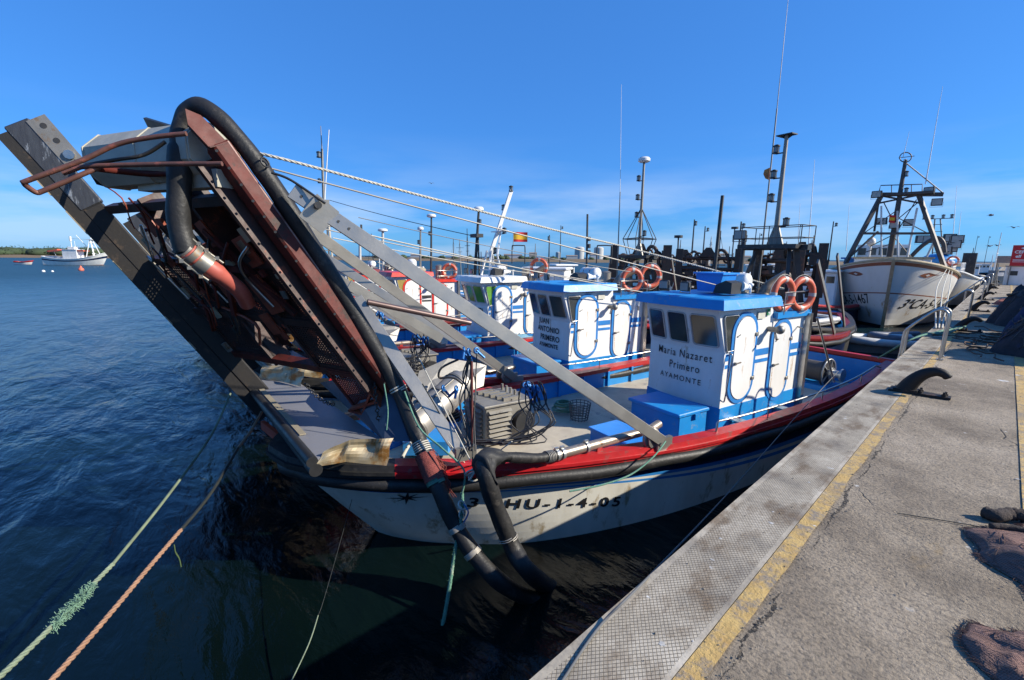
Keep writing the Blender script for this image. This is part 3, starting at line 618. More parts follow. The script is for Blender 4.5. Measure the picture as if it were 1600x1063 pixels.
# ================================================================ DREDGE BOATS
TH = math.radians(11)
B1 = (5.9*-1*math.cos(TH), 5.9*math.sin(TH), WATER)      # boat frame: x towards the quay, y towards the stern, z up from the water
def bmat(loc): return Matrix.Translation(Vector(loc)) @ Matrix.Rotation(-TH, 4, 'Z')
M1 = bmat(B1); M1I = M1.inverted()
def Lx(px, py, lx):      # boat-local point on the plane x = lx seen at the pixel
    r = ray(px, py); rl = M1I.to_3x3() @ r; c = M1I @ CAM; return c + rl*((lx-c.x)/rl.x)
def Lz(px, py, lz): return M1I @ Wz(px, py, lz+WATER)
def Lw(px, py, d): return M1I @ W(px, py, d)
class Hull:
    def __init__(s, S=13.3, top=None, wl=None, zg=None, zk=-.35, s00=.3, rake=1.5, xc=0.0, plumb=0):
        s.S = S; s.top = top or [(0,.02),(.012,.42),(.05,.82),(.10,1.08),(.18,1.42),(.38,1.9),(.55,2.06),(.78,2.08),(1,1.8)]
        s.wl = wl or [(0,.05),(.05,.62),(.14,1.32),(.3,1.80),(.5,1.93),(.8,1.93),(1,1.55)]
        s.zg = zg or [(.3,1.50),(2.6,1.27),(5.3,1.14),(7.4,1.12),(10.5,1.22),(13.3,1.42)]
        s.zk = zk; s.s00 = s00; s.rake = rake
    def s0(s, k): return s.s00 + s.rake*k
    def P(s, side, u, k, off=0.0):
        a = s.s0(k); y = a + (s.S-a)*u
        b = interp(u, s.top)*(1-k**1.15) + interp(u, s.wl)*k**1.15
        zt = interp(y, s.zg)
        return V(side*(b+off), y, zt + (s.zk-zt)*k)
    def sz(s, side, y, z, off=0.0):
        k = .5
        for _ in range(6): zt = interp(y, s.zg); k = (zt-z)/(zt-s.zk)
        a = s.s0(k); u = max(0, (y-a)/(s.S-a)); p = s.P(side, u, k); b = abs(p.x)
        return V(side*(b+off), y, z)
    def low(s, side, y, z, off):
        zt = interp(y, s.zg); k = (zt-z)/(zt-s.zk); y2 = max(y, s.s0(k)+.22); q = s.sz(side, y2, z); return V(side*max(.03, abs(q.x)-off), y2, z)
    def build(s, root, bands, name='hull', nu=60, deckz=.72, deckm=None, capm=RED, inner=BLUE, capw=.16, fender=True, fm=RUBBER, caph=.055, fr=.085, boot=0):
        us = [ (i/nu)**1.5 for i in range(nu+1)]
        bands = [(q[0], q[1], q[2]) if len(q) == 3 else (q[0], q[0], q[1]) for q in bands]
        rows = [(0.0, 0.0, bands[0][2])]; pa, pb = 0.0, 0.0
        for (ka, kb, m) in bands:
            nn = max(1, int((ka-pa)*14))
            for i in range(1, nn+1): rows.append((pa+(ka-pa)*i/nn, pb+(kb-pb)*i/nn, m))
            pa, pb = ka, kb
        def kr(j, u): f = max(0, min(1, (u-.10)/.5)); f = f*f*(3-2*f); return rows[j][0]*(1-f)+rows[j][1]*f
        ks = rows
        b = MB(bands[0][2])
        for side in (-1, 1):
            for j in range(len(ks)-1):
                b.use(ks[j+1][2]); vs = []; fs = []
                for u in us: vs += [s.P(side, u, kr(j, u)), s.P(side, u, kr(j+1, u))]
                for i in range(nu): a = 2*i; f = (a, a+2, a+3, a+1); fs.append(f if side < 0 else f[::-1])
                b.add(vs, fs, True)
        for j in range(len(ks)-1):     # transom
            b.use(ks[j+1][2]); p = [s.P(-1,1,kr(j,1)), s.P(1,1,kr(j,1)), s.P(1,1,kr(j+1,1)), s.P(-1,1,kr(j+1,1))]; b.add(p, [(0,1,2,3)])
        b.build(name, root)
        # gunwale cap swept round the sheer, with a raised rubbing ridge
        b = MB(capm)
        def sweep(prof, closed=True):
            pts = []
            for side in (1, -1):
                seq = us[::-1] if side > 0 else us
                for u in seq: pts.append((s.P(side, u, 0), side))
            n = len(prof); vs = []; fs = []; bootf = []
            for i, (p, side) in enumerate(pts):
                a = pts[max(0, i-1)][0]; c = pts[min(len(pts)-1, i+1)][0]; t = (c-a); t.z = 0
                nrm = V(t.y, -t.x, 0)
                nrm = nrm.normalized() if nrm.length > 1e-6 else V(0,-1,0)
                nrm = -nrm if nrm.dot(V(side, -.3, 0)) < 0 else nrm
                for (o, z) in prof: vs.append(p + nrm*o + V(0,0,z))
            for i in range(len(pts)-1):
                for j in range(n):
                    q = (j+1) % n; F = (i*n+j, (i+1)*n+j, (i+1)*n+q, i*n+q)
                    (bootf if boot and max(pts[i][0].y, pts[i+1][0].y) < boot else fs).append(F)
            b.use(RUBBER).add(vs, bootf) if bootf else None
            b.use(capm); b.add(vs, fs); b.add(vs[:n], [tuple(range(n))]); b.add(vs[-n:], [tuple(range(n))])
        sweep([(.035,-.10),(.055,-.10),(.055,-.02),(.04,caph),(-capw,caph),(-capw,-.03),(.0,-.04)])
        sweep([(.045,-.055),(.082,-.055),(.082,-.015),(.045,-.015)])
        p0, p1 = s.P(-1,1,0), s.P(1,1,0); b.beam(p0+V(0,-.05,.02), p1+V(0,-.05,.02), capw, .09)
        b.build('gunwale', root)
        if fender:
            b = MB(fm); pts = []
            for side in (1, -1):
                seq = us[::-1] if side > 0 else us
                for u in seq: p = s.P(side, u, .12); pts.append(V(p.x+side*fr*.75, p.y-(fr*.8 if u < .004 else 0), p.z+.012*math.sin(u*40)))
            b.tube(pts, fr, 12); b.build('rubber_fender', root)
        b = MB(inner); ii = [i for i, u in enumerate(us) if s.P(1,u,0).x > .35]
        for side in (-1, 1):
            vs = []; fs = []
            for q, i in enumerate(ii): p = s.P(side, us[i], 0); x = side*(abs(p.x)-.12); pd = s.low(side, p.y, deckz, .07); pd.x = side*min(abs(p.x)-.12, abs(pd.x)); vs += [V(x, p.y, p.z-.02), pd]
            for q in range(len(ii)-1): a = 2*q; fs.append((a, a+1, a+3, a+2))
            b.add(vs, fs, True)
            for q in range(2, len(ii)-1, 3):      # frames standing along the bulwark
                p = s.P(side, us[ii[q]], 0); pd = s.low(side, p.y, deckz, .10); b.beam((side*(abs(p.x)-.15), p.y, p.z-.03), (side*min(abs(p.x)-.15, abs(pd.x)), pd.y, deckz+.01), .05, .06)
        p = s.P(1,1,0); b.box((0, p.y-.12, (p.z+deckz)/2-.03), (2*(p.x-.13), .05, p.z-deckz-.05)); b.build('bulwark', root)
        b = MB(deckm or DECK); vs = []; fs = []
        for i in ii: p = s.P(1, us[i], 0); pd = s.low(1, p.y, deckz, .06); x_ = min(p.x-.12, pd.x); vs += [V(-x_, pd.y, deckz), V(x_, pd.y, deckz)]
        for q in range(len(ii)-1): a = 2*q; fs.append((a, a+1, a+3, a+2))
        b.add(vs, fs); b.build('deck', root)
BANDS = [(.10,.10,RED),(.185,.33,NAVY),(.195,.385,STRIPE),(.205,.43,HWHITE),(.215,.475,STRIPE),(.80,.80,HWHITE),(1.0,1.0,BLACK)]
def stadium(cy, cz, hw, hh, x, n=14):      # outline in the plane x
    pts = []; r = hw
    for i in range(n+1): a = PI*i/n; pts.append(V(x, cy+r*math.cos(a), cz+(hh-r)+r*math.sin(a)))
    for i in range(n+1): a = PI+PI*i/n; pts.append(V(x, cy+r*math.cos(a), cz-(hh-r)+r*math.sin(a)))
    return pts
def rquad(p00, p10, p11, p01, r=.12, n=4):   # rounded quad outline
    P4 = [Vector(p00), Vector(p10), Vector(p11), Vector(p01)]; out = []
    for i in range(4):
        p = P4[i]; a = P4[i-1]; c = P4[(i+1) % 4]; ra = p+(a-p)*r; rc = p+(c-p)*r
        for j in range(n+1): t = j/n; out.append((1-t)**2*ra + 2*t*(1-t)*p + t*t*rc)
    return out
def window(root, pts, nrm, glass=GLASS, fr=ALU, rr=.016):
    nrm = Vector(nrm).normalized(); pts = rquad(*pts)
    b = MB(fr); b.tube([p+nrm*.008 for p in pts], rr, 6, closed=True); f = b.build('window', root)
    b = MB(glass); b.prism([p+nrm*.003 for p in pts], nrm*.008); g = b.build('pane', f); return f
def door(root, cy, cz, hw, hh, x, ring=STRIPE, side=1, rust=False):
    b = MB(WHITE); b.prism(stadium(cy, cz, hw-.045, hh-.045, x+.002), (.030,0,0)); d = b.build('door', root)
    b = MB(ring); o = stadium(cy, cz, hw+.035, hh+.035, x+.001); i_ = stadium(cy, cz, hw-.028, hh-.028, x+.001); n = len(o)
    e = V(.020,0,0); vs = o+i_+[p+e for p in o]+[p+e for p in i_]; fs = []
    for k in range(n): q = (k+1) % n; fs += [(k+2*n, q+2*n, q+3*n, k+3*n), (k, q, q+2*n, k+2*n), (k+n, k+3*n, q+3*n, q+n)]
    b.add(vs, fs); b.build('door_rim', d)
    for dz in (.52*hh, -.5*hh):
        b = MB(mat('rust streak', (.55,.36,.2), .5, rust=(.72,.68,.62), rscale=18, ramt=.6)); b.prism([(x+.0325,cy+hw-.085,cz+dz-.04),(x+.0325,cy+hw-.06,cz+dz-.04),(x+.0325,cy+hw-.07,cz+dz-.22)], (.0008,0,0)); b.build('stain', d)
        b = MB(GREY); b.box((x+.035, cy+hw-.03, cz+dz), (.035,.09,.06), bev=.01); b.cyl((x+.03,cy+hw+.02,cz+dz-.035),(x+.03,cy+hw+.02,cz+dz+.035),.014,n=8); b.build('hinge', d)
    b = MB(GREY); b.cyl((x+.02, cy-hw+.08, cz-.06), (x+.07, cy-hw+.08, cz-.06), .025, n=10); b.beam((x+.065,cy-hw+.08,cz-.06),(x+.075,cy-hw+.2,cz-.045),.02,.02); b.build('handle', d)
    b = MB(GREY); b.beam((x+.03,cy-hw+.1,cz+hh*.52),(x+.04,cy-hw+.17,cz+hh*.56),.014,.014); b.cyl((x+.02,cy-hw+.1,cz+hh*.52),(x+.045,cy-hw+.1,cz+hh*.52),.014,n=8); b.build('latch', d)
    if rust:
        b = MB(mat('rust streak', (.55,.36,.2), .5, rust=(.7,.65,.58), rscale=18, ramt=.6)); b.prism([(x+.0325,cy-hw+.075,cz-.12),(x+.0325,cy-hw+.10,cz-.12),(x+.0325,cy-hw+.093,cz-.6),(x+.0325,cy-hw+.082,cz-.6)], (.0008,0,0)); b.build('stain', d)
def floodlight(root, c, yaw=0, s=1.0):
    M = Matrix.Rotation(yaw, 3, 'Z'); c = Vector(c)
    b = MB(BLACK); b.box(c, (.2*s,.07*s,.16*s), M, .015); o = b.build('floodlight', root)
    b = MB(mat('lamp glass', (.35,.35,.33), .12)); b.box(c+M@V(0,-.037*s,0), (.165*s,.006,.125*s), M); b.build('lens', o)
    b = MB(GREY); b.tube([c+M@V(-.11*s,0,.0), c+M@V(-.11*s,0,-.11*s), c+M@V(.11*s,0,-.11*s), c+M@V(.11*s,0,0)], .009, 6); b.build('bracket', o)
def lantern(root, c, arm, s=1.0):
    c = Vector(c); b = MB(BLACK); b.cyl(c+V(0,0,-.075*s), c+V(0,0,-.05*s), .062*s); b.cyl(c+V(0,0,.05*s), c+V(0,0,.075*s), .062*s); b.cyl(c+V(0,0,.075*s), c+V(0,0,.09*s), .03*s)
    for k in range(6): a = k*PI/3; b.cyl(c+V(math.cos(a)*.055*s, math.sin(a)*.055*s,-.05*s), c+V(math.cos(a)*.055*s, math.sin(a)*.055*s,.05*s), .005, n=5)
    b.beam(c+V(0,0,-.08*s), Vector(arm), .025, .02); o = b.build('lantern', root); b = MB(LENS); b.cyl(c+V(0,0,-.05*s), c+V(0,0,.05*s), .045*s); b.build('lens', o)
def radome(root, c, r=.14):
    c = Vector(c); b = MB(PLW); b.cyl(c, c+V(0,0,.03), r*.7, r, 24); b.cyl(c+V(0,0,.03), c+V(0,0,.10), r, r*.97, 24); b.cyl(c+V(0,0,.10), c+V(0,0,.135), r*.97, r*.75, 24); b.build('radome', root)
def pipe_exhaust(root, base, d1, d2, r=.11):
    b = MB(mat('heat stained steel', (.30,.25,.20), .42, .7, col2=(.2,.16,.12), scale=5, rust=(.12,.1,.09), rscale=4, ramt=.3)); base = Vector(base)
    b.tube(smooth_pts([base, base+V(0,0,.28), base+V(0,0,.40)+Vector(d1)*.35, base+V(0,0,.40)+Vector(d1)+Vector(d2)], 5), [r*1.25]*6+[r]*10, 16); b.build('exhaust_pipe', root)
def lifebuoy(c, ax, R=.27, r=.062, label='', group='orange lifebuoys', loc=None):
    c = Vector(c); t = thing('lifebuoy', label, 'lifebuoy', c, 0, group); ax = Vector(ax).normalized()
    b = MB(ORANGE); b.torus((0,0,0), ax, R, r, 36, 12); b.build('ring', t)
    u = ax.orthogonal().normalized(); w_ = ax.cross(u)
    for k in range(4):
        a = PI/4+k*PI/2; b = MB(mat('reflective band', (.55,.5,.46), .4)); b.torus((0,0,0), ax, R, r+.004, 4, 12, a-.13, a+.13, u); b.build('band', t)
    b = MB(ROPEW); pts = []
    for k in range(33): a = 2*PI*k/32; rr = R+r+.012+.02*abs(math.sin(a*2)); pts.append((u*math.cos(a)+w_*math.sin(a))*rr)
    b.tube(pts[:-1], .006, 5, closed=True); b.build('grab_line', t); return t
def cabin(root, cfg):
    x0, x1, yf, ym, yb = -.15, 1.44, 7.02, 8.42, 9.52; z0, zb, zw, z1, z2 = .72, 1.26, 2.22, 3.0, 2.74
    body, base, roofm, trim = cfg['body'], cfg['base'], cfg['roof'], cfg['trim']; lean = .24
    def front(z, off=0.0):   # curved front line at height z
        l = 0 if z <= zw else lean*(z-zw)/(z1-zw); tum = 0 if z <= zw else .035*(z-zw)/(z1-zw); out = []
        for i in range(9):
            t = i/8; bul = .10*(1-(2*t-1)**2); out.append(V(x0-off+tum+(x1-x0+2*off-2*tum)*t, yf-l-bul-off, z))
        return out
    def shell(b, za, zc, off, yb_):
        A = front(za, off); B_ = front(zc, off); n = len(A); vs = A+B_; fs = [(i, i+1, i+n+1, i+n) for i in range(n-1)]; b.add(vs, fs)
        for xs, i in ((x0-off, 0), (x1+off, n-1)):
            q = [A[i], V(A[i].x, yb_, za), V(B_[i].x, yb_, zc), B_[i]]; b.add(q, [(0,1,2,3)])
        b.add([V(A[0].x,yb_,za), V(A[-1].x,yb_,za), V(B_[-1].x,yb_,zc), V(B_[0].x,yb_,zc)], [(0,1,2,3)])
        b.add(B_+[V(B_[-1].x,yb_,zc), V(B_[0].x,yb_,zc)], [tuple(range(n+2))])
    b = MB(body); shell(b, zb, zw, 0, ym); shell(b, zw, z1, 0, ym); b.box(((x0+x1)/2,(ym+yb)/2,(zb+z2)/2), (x1-x0-.004, yb-ym, z2-zb)); 
    b.build('cabin_wall', root)
    b = MB(base); shell(b, z0, zb, .012, yb+.012); b.build('cabin_base', root)
    # proud corner flange where the side sheet meets the leaning front
    b = MB(body); b.prism([V(x1+.002, yf+.0, zb), V(x1+.002, yf-.035, zb), V(x1+.002, yf-.035, zw-.02), V(x1+.002, yf+.0, zw+.02)], (.012,0,0)); b.build('corner_flange', root)
    # main roof with raked fascia
    rf = MB(roofm); a = .10; h = .19
    def rr(off, z, yfo, ex=0): return [V(x0-off,ym+.0,z), V(x1+off,ym+.0,z), V(x1+off, yf-lean-.02-yfo, z), V((x0+x1)/2+.45, yf-lean-.10-yfo, z), V((x0+x1)/2-.45, yf-lean-.10-yfo, z), V(x0-off, yf-lean-.02-yfo, z)]
    L0, L1, L2 = rr(.14, z1-.02, .10), rr(.09, z1+h*.72, .04), rr(.05, z1+h*.82, .0)
    vs = L0+L1+L2; fs = [tuple(range(6))[::-1], tuple(range(12, 18))]
    for k in range(2):
        for i in range(6): j = (i+1) % 6; fs.append((k*6+i, k*6+j, k*6+6+j, k*6+6+i))
    rf.add(vs, fs); rf.box(((x0+x1)/2,(ym+yb)/2+.06,z2+.045), (x1-x0+.12, yb-ym+.1, .11)); rfo = rf.build('roof', root)
    # front windows
    fr = lambda t, z: (front(z)[min(7,int(t*8))].lerp(front(z)[min(8,int(t*8)+1)], t*8-min(7,int(t*8))))
    zt, zl = z1-.14, zw+.10; gl = cfg.get('glass', [GLASS]*4)
    for k, (t0, t1) in enumerate([(.05,.29),(.36,.61),(.67,.95)]):
        q = [fr(t0, zl), fr(t1, zl), fr(t1, zt), fr(t0, zt)]; nrm = (q[1]-q[0]).cross(q[3]-q[0]); window(root, q, nrm, gl[k])
    xs = x1+.002; window(root, [V(xs, yf+.03, zw+.02), V(xs-.0, yf+.24, zw+.04), V(xs-.01, yf+.30, zt-.0), V(xs-.018, yf-.10, zt)], (1,0,.04), gl[3])
    for ya, yb_ in [(yf-.03,yf+.10),(yf+.92,8.34),(9.10,yb-.05)]:
        for zc, hh in ((2.145,.12),(1.985,.065)): b = MB(trim); b.box((x1+.003,(ya+yb_)/2,zc), (.008, yb_-ya, hh)); b.build('stripe', root)
    dm = cfg.get('ring', STRIPE); door(root, 7.53, 2.09, .345, .78, x1, dm, rust=cfg.get('r1', False)); door(root, 8.73, 1.92, .32, .76, x1, dm, rust=True)
    # long vertical grab handle
    b = MB(STEEL); b.tube(smooth_pts([(x1,7.12,2.18),(x1+.07,7.10,2.22),(x1+.09,7.08,2.1),(x1+.09,7.0,1.5),(x1+.07,6.99,1.4),(x1,7.0,1.42)], 4), .012, 7); b.build('grab_handle', root)
    for y_ in (7.38, 8.75): 
        b = MB(STEEL); b.box((x1+.12, y_, 1.02), (.22,.2,.02)); b.beam((x1+.01,y_,.93),(x1+.18,y_,1.0),.03,.02); b.build('step', root)
    b = MB(STEEL); b.box((x1+.06, yb+.04, 1.8), (.10,.10,1.95)); b.build('corner_post', root)
    b = MB(GREY); b.cyl((x1,8.28,2.55),(x1+.16,8.28,2.55),.05); b.ball((x1+.2,8.28,2.56),(.08,.08,.08)); b.beam((x1+.16,8.2,2.5),(x1+.28,8.05,2.42),.03,.03); b.build('deck_lamp', root)
    b = MB(GREY); b.beam((x1,9.3,2.52),(x1+.14,9.22,2.5),.02,.02); b.cyl((x1+.14,9.2,2.52),(x1+.14,9.2,2.42),.02,n=8); b.build('hook', root)
    b = MB(mat('plate cream', (.62,.6,.5), .5)); b.box((x1+.003, 8.0, 2.82), (.006,.22,.13)); b.build('name_plate', root)
    if cfg.get('exit'):
        b = MB(mat('sign green', (.02,.28,.10), .5)); b.box((x1+.004, 8.22, 2.86), (.006,.09,.12)); o = b.build('safety_sign', root)
        b = MB(INKW); b.box((x1+.009, 8.22, 2.86), (.004,.05,.02)); b.box((x1+.009, 8.22, 2.83),(.004,.02,.06)); b.build('symbol', o)
    b = MB(NAVY); text_on(b, cfg.get('mini', 'Zamora'), .1, (x1+.002, 7.62, 2.93), V(0,1,0), V(0,0,1), skew=.3); b.build('lettering', root)
    # name on the front
    b = MB(INK)
    for txt, size, tc, z, wx, bold, sp in cfg['name']:
        vs, fs = text_geo(txt, size, bold=bold, wx=wx, space=sp); out = []
        for p in vs: t = tc + p.x/(x1-x0); t = max(0, min(.999, t)); q = fr(t, z+p.y); out.append(q+V(0,-.015,0))
        b.add(out, fs)
    b.build('lettering', root)
def roof_gear(root, full=True, blue=True, var=0):
    floodlight(root, (.25, 6.82, 3.32), .1); floodlight(root, (.72, 6.80, 3.31), -.1)
    if blue:
        b = MB(PLB); b.prism([(.42,7.55,3.2),(.85,7.55,3.2),(.93,7.55,3.52),(.36,7.55,3.52)], (0,.42,0)); b.box((.645,7.76,3.53), (.62,.5,.03)); b.build('roof_box', root)
    b = MB(BLACK); b.prism([(.85,7.4,3.19),(1.2,7.4,3.19),(1.2,7.4,3.38),(1.08,7.4,3.42),(.9,7.4,3.34)], (0,.3,0)); b.build('horn_cover', root)
    if var == 2:
        b = MB(PLW); b.box((.9,7.7,3.35), (.5,.35,.3), bev=.04); b.build('roof_box', root); b = MB(GREY); b.tube([(.2,7.9,3.2),(.2,7.9,3.55),(1.1,7.9,3.55),(1.1,7.9,3.2)], .015, 6); b.build('roof_hoop', root); b = MB(ROPEG); b.torus((.3,8.2,3.3), V(0,0,1), .16, .03, 20, 6); b.torus((.3,8.2,3.35), V(0,.1,1), .14, .03, 20, 6); b.build('rope_coil', root)
    if var == 3:
        b = MB(PLW); b.cyl((.5,7.9,3.2),(.5,7.9,3.55),.2,n=20); b.ball((.5,7.9,3.55),(.2,.2,.12)); b.build('satellite_dome', root); b = MB(mat('roof tarp', (.35,.30,.22), .9)); b.ball((1.0,8.0,3.22),(.3,.3,.14)); b.build('folded_tarp', root)
    if var < 2: b = MB(PLW); b.cyl((.45,8.25,3.38),(.95,8.25,3.38),.155, n=22); b.ball((.45,8.25,3.38),(.07,.155,.155)); b.ball((.95,8.25,3.38),(.07,.155,.155)); b.build('raft_canister', root); b = MB(GREY); b.box((.7,8.3,3.2),(.6,.3,.03)); b.torus((.58,8.25,3.38),V(1,0,0),.16,.008,20,5); b.torus((.82,8.25,3.38),V(1,0,0),.16,.008,20,5); b.build('raft_cradle', root)
    b = MB(PLW); b.cyl((1.15,7.95,3.3),(1.15,7.72,3.32),.04,.10,16); b.cyl((1.15,7.95,3.3),(1.15,8.0,3.3),.05); b.build('horn_speaker', root)
    b = MB(PLW); b.cyl((1.1,8.15,3.18),(1.1,8.15,3.3),.02); b.ball((1.1,8.15,3.33),(.05,.05,.035)); b.build('gps_antenna', root)
    pipe_exhaust(root, (.75, 9.2, 2.8), (.12,.25,.12), (.05,.25,.16)); 
    b = MB(mat('dull steel', (.34,.31,.27), .45, .7)); b.cyl((.35,9.15,2.8),(.35,9.15,3.38),.14,n=18); b.cyl((.35,9.15,3.38),(.35,9.15,3.42),.15,.08,18); b.build('funnel', root)
    b = MB(STEEL)
    for z in (2.98, 3.2): b.tube([(1.5,8.6,z),(1.5,9.6,z),(-.2,9.6,z),(-.2,8.6,z)], .013, 6)
    for p in ((1.5,8.62),(1.5,9.58),(.65,9.6),(-.2,9.58),(-.2,8.62)): b.cyl((p[0],p[1],2.8),(p[0],p[1],3.2),.013,n=6)
    b.build('roof_rail', root)
def side_rail(root, hull, y0, y1, h=.17):
    b = MB(STEEL); pts = []; n = 14
    for i in range(n+1):
        y = y0+(y1-y0)*i/n; z = interp(y, hull.zg); p = hull.sz(1, y, z-.001); pts.append(V(p.x-.06, y, z+.05+h))
    pts = [V(pts[0].x, pts[0].y, pts[0].z-h)]+[V(pts[0].x, pts[0].y+.01, pts[0].z-.03)]+[V(pts[0].x, pts[0].y+.05, pts[0].z)]+pts[1:-1]+[V(pts[-1].x, pts[-1].y, pts[-1].z-h+.03)]
    b.tube(pts, .017, 8)
    for i in (5, 9, 13): p = pts[i]; b.cyl(p, (p.x, p.y, p.z-h), .012, n=6)
    b.build('hand_rail', root)
def winch(root, c):
    c = Vector(c); b = MB(BLACK); 
    for dx in (-.34, .34): b = MB(BLACK); b.cyl(c+V(dx-.02,0,0), c+V(dx+.02,0,0), .36, n=28); b.build('winch_flange', root)
    b = MB(mat('wound cable', (.10,.085,.07), .6, bump=1, bscale=90, stretch=(1,.05,.05))); b.cyl(c+V(-.32,0,0), c+V(.32,0,0), .24, n=24); b.build('winch_drum', root)
    b = MB(ALU)
    b.torus(c+V(.365,0,0), V(1,0,0), .33, .02, 30, 6)
    for k in range(5): a = k*2*PI/5; b.beam(c+V(.37,0,0), c+V(.37,math.cos(a)*.32,math.sin(a)*.32), .02, .04, V(1,0,0))
    b.cyl(c+V(.36,0,0), c+V(.66,0,0), .09, n=18); b.cyl(c+V(.64,0,0), c+V(.68,0,0), .15, n=20); b.cyl(c+V(.42,0,0), c+V(.46,0,0), .14, n=20); b.build('warping_head', root)
    b = MB(BLUE); b.box(c+V(0,0,-.36), (1.0,.7,.16)); b.box(c+V(-.46,0,-.15), (.06,.5,.5)); b.build('winch_frame', root)
    b = MB(STEEL); b.torus(c+V(-.1,-.42,.42), V(.5,-1,.3), .10, .012, 20, 6); b.cyl(c+V(-.1,-.42,.42), c+V(-.1,-.2,.2), .012, n=6)
    for k in range(3): a = k*PI*2/3; ax = V(.5,-1,.3).normalized(); u = ax.orthogonal().normalized(); w_ = ax.cross(u); b.cyl(c+V(-.1,-.42,.42), c+V(-.1,-.42,.42)+(u*math.cos(a)+w_*math.sin(a))*.1, .008, n=5)
    b.build('hand_wheel', root)
HB = Hull()
def make_boat(idx, loc, cfg, label, full=True):
    t = thing('fishing_boat', label, 'fishing boat', loc, -TH, 'dredging boats rafted side by side')
    HB.build(t, cfg.get('bands', BANDS), capm=cfg.get('cap', RED), inner=cfg.get('inner', BLUE), deckm=cfg.get('deck', DECK), boot=1.5)
    cabin(t, cfg); roof_gear(t, blue=cfg.get('rbox', True), var=max(0, idx-1) if idx in (3, 4) else 0); side_rail(t, HB, 6.2, 12.3)
    b = MB(BLUE); b.box((.82, 6.45, .98), (1.05, .72, .52), bev=.01); b.box((.82, 6.43, 1.265), (1.12, .80, .06), bev=.012); b.box((1.385, 6.5, 1.2), (.02,.12,.08)); b.build('deck_locker', t)
    b = MB(cfg.get('hatch', PLB)); b.box((.95, 5.25, .86), (.95,.6,.27), bev=.01); b.box((.95,5.25,1.0),(1.0,.66,.03), bev=.01); b.build('deck_hatch', t)
    winch(t, (.55, 12.1, 1.12))
    return t
CF1 = dict(body=WHITE, base=BLUE, roof=BLUE, trim=STRIPE, exit=True, name=[('Maria Nazaret', .20, .52, 2.03, .82, .0004, 1.20), ('Primero', .20, .55, 1.80, .82, .0004, 1.20), ('AYAMONTE', .14, .50, 1.59, .98, .0, 1.30)])
boat1 = make_boat(1, B1, CF1, 'nearest blue and white fishing boat with red gunwale, cabin lettered Maria Nazaret Primero')
# registration on the bow
b = MB(INK); vs, fs = text_geo('3ª HU-1-4-05', .25, bold=.006, wx=.95, space=1.35)
xs = [p.x for p in vs]; lo, hi = min(xs), max(xs); out = []
for p in vs:
    f_ = (p.x-lo)/(hi-lo); s_ = 2.3 + f_*2.12; q = HB.sz(1, s_ + p.y*.1, .72-.36*f_+p.y*.8, .012); out.append(q)
b.add(out, fs); b.build('registration', boat1)
b = MB(INK); cs = V(0,1.62,.92)
out = [HB.sz(1, cs.y, cs.z, .012)]; 
for k in range(16): a = 2*PI*k/16; r_ = (.17 if k % 4 == 0 else .12) if k % 2 == 0 else .035; out.append(HB.sz(1, cs.y+math.cos(a)*r_*1.4, cs.z+math.sin(a)*r_*.7, .012))
b.add(out, [(0, 1+k, 1+(k+1) % 16) for k in range(16)]); b.build('star_emblem', boat1)
# mast of the first boat: portal frame, platform and lanterns
def gantry(root, x, y, base, top, zt=None, lanterns=(), tcap=True, rail=True, black=BLACK, lean=(0,0)):
    b = MB(DSTEEL)
    for dx in (-.45, .45): b.beam((x+dx*1.15,y+.25,2.8),(x+dx*.8,y+.1,base),.09,.09); b.beam((x+dx*1.15,y-.35,2.8),(x+dx*.7,y-.05,base),.06,.06)
    b.box((x-.05,y,base+.04),(1.15,.5,.08)); b.beam((x-.6,y,base+.02),(x+.65,y,base+.02),.14,.1); b.build('gantry', root)
    b = MB(GREY); tp = V(x+lean[0], y+lean[1], top); b.tube([(x,y,base), tp], [.05,.034], 12); b.prism([(x-.16,y-.02,base+.08),(x+.16,y-.02,base+.08),(x+.05,y-.02,base+.42),(x-.05,y-.02,base+.42)],(0,.04,0)); b.build('mast', root)
    if tcap: b = MB(BLACK); b.prism([(tp.x-.15,tp.y-.1,top),(tp.x+.15,tp.y-.1,top),(tp.x+.15,tp.y+.1,top),(tp.x-.15,tp.y+.1,top)],(0,0,.02)); b.prism([(tp.x-.13,tp.y,top),(tp.x+.13,tp.y,top),(tp.x,tp.y,top-.07)],(0,.02,0)); b.build('mast_cap', root)
    for z, sx in lanterns: f = (z-base)/(top-base); cx_ = x+lean[0]*f; cy_ = y+lean[1]*f; lantern(root, (cx_+sx*.17, cy_, z), (cx_, cy_, z-.08))
    if rail:
        b = MB(BLACK); 
        for zz in (.2, .42): b.tube([(x-.55,y-.25,base+zz),(x+.6,y-.25,base+zz),(x+.6,y+.25,base+zz),(x-.55,y+.25,base+zz)], .009, 5, closed=True)
        for dx, dy in ((-.55,-.25),(.0,-.25),(.6,-.25),(.6,.25),(-.55,.25)): b.cyl((x+dx,y+dy,base+.05),(x+dx,y+dy,base+.42),.009,n=5)
        b.build('gantry_rail', root)
gantry(boat1, .85, 9.25, 4.0, 6.1, lanterns=[(5.88,-1),(5.42,-1),(4.98,-1),(4.5,1)])
w0, w1, w2, w3 = Lx(1190,398,.4), Lx(1203,262,.4), Lx(1214,170,.4), Lx(1232,-5,.4); b = MB(GREY); b.tube([V(w0.x,w0.y,2.85), w0, w2], [.022,.018,.013], 8); b.tube([w2, w3], [.009,.004], 6); b.build('whip_antenna', boat1)
floodlight(boat1, (.2, 9.1, 4.28), .4, 1.2)
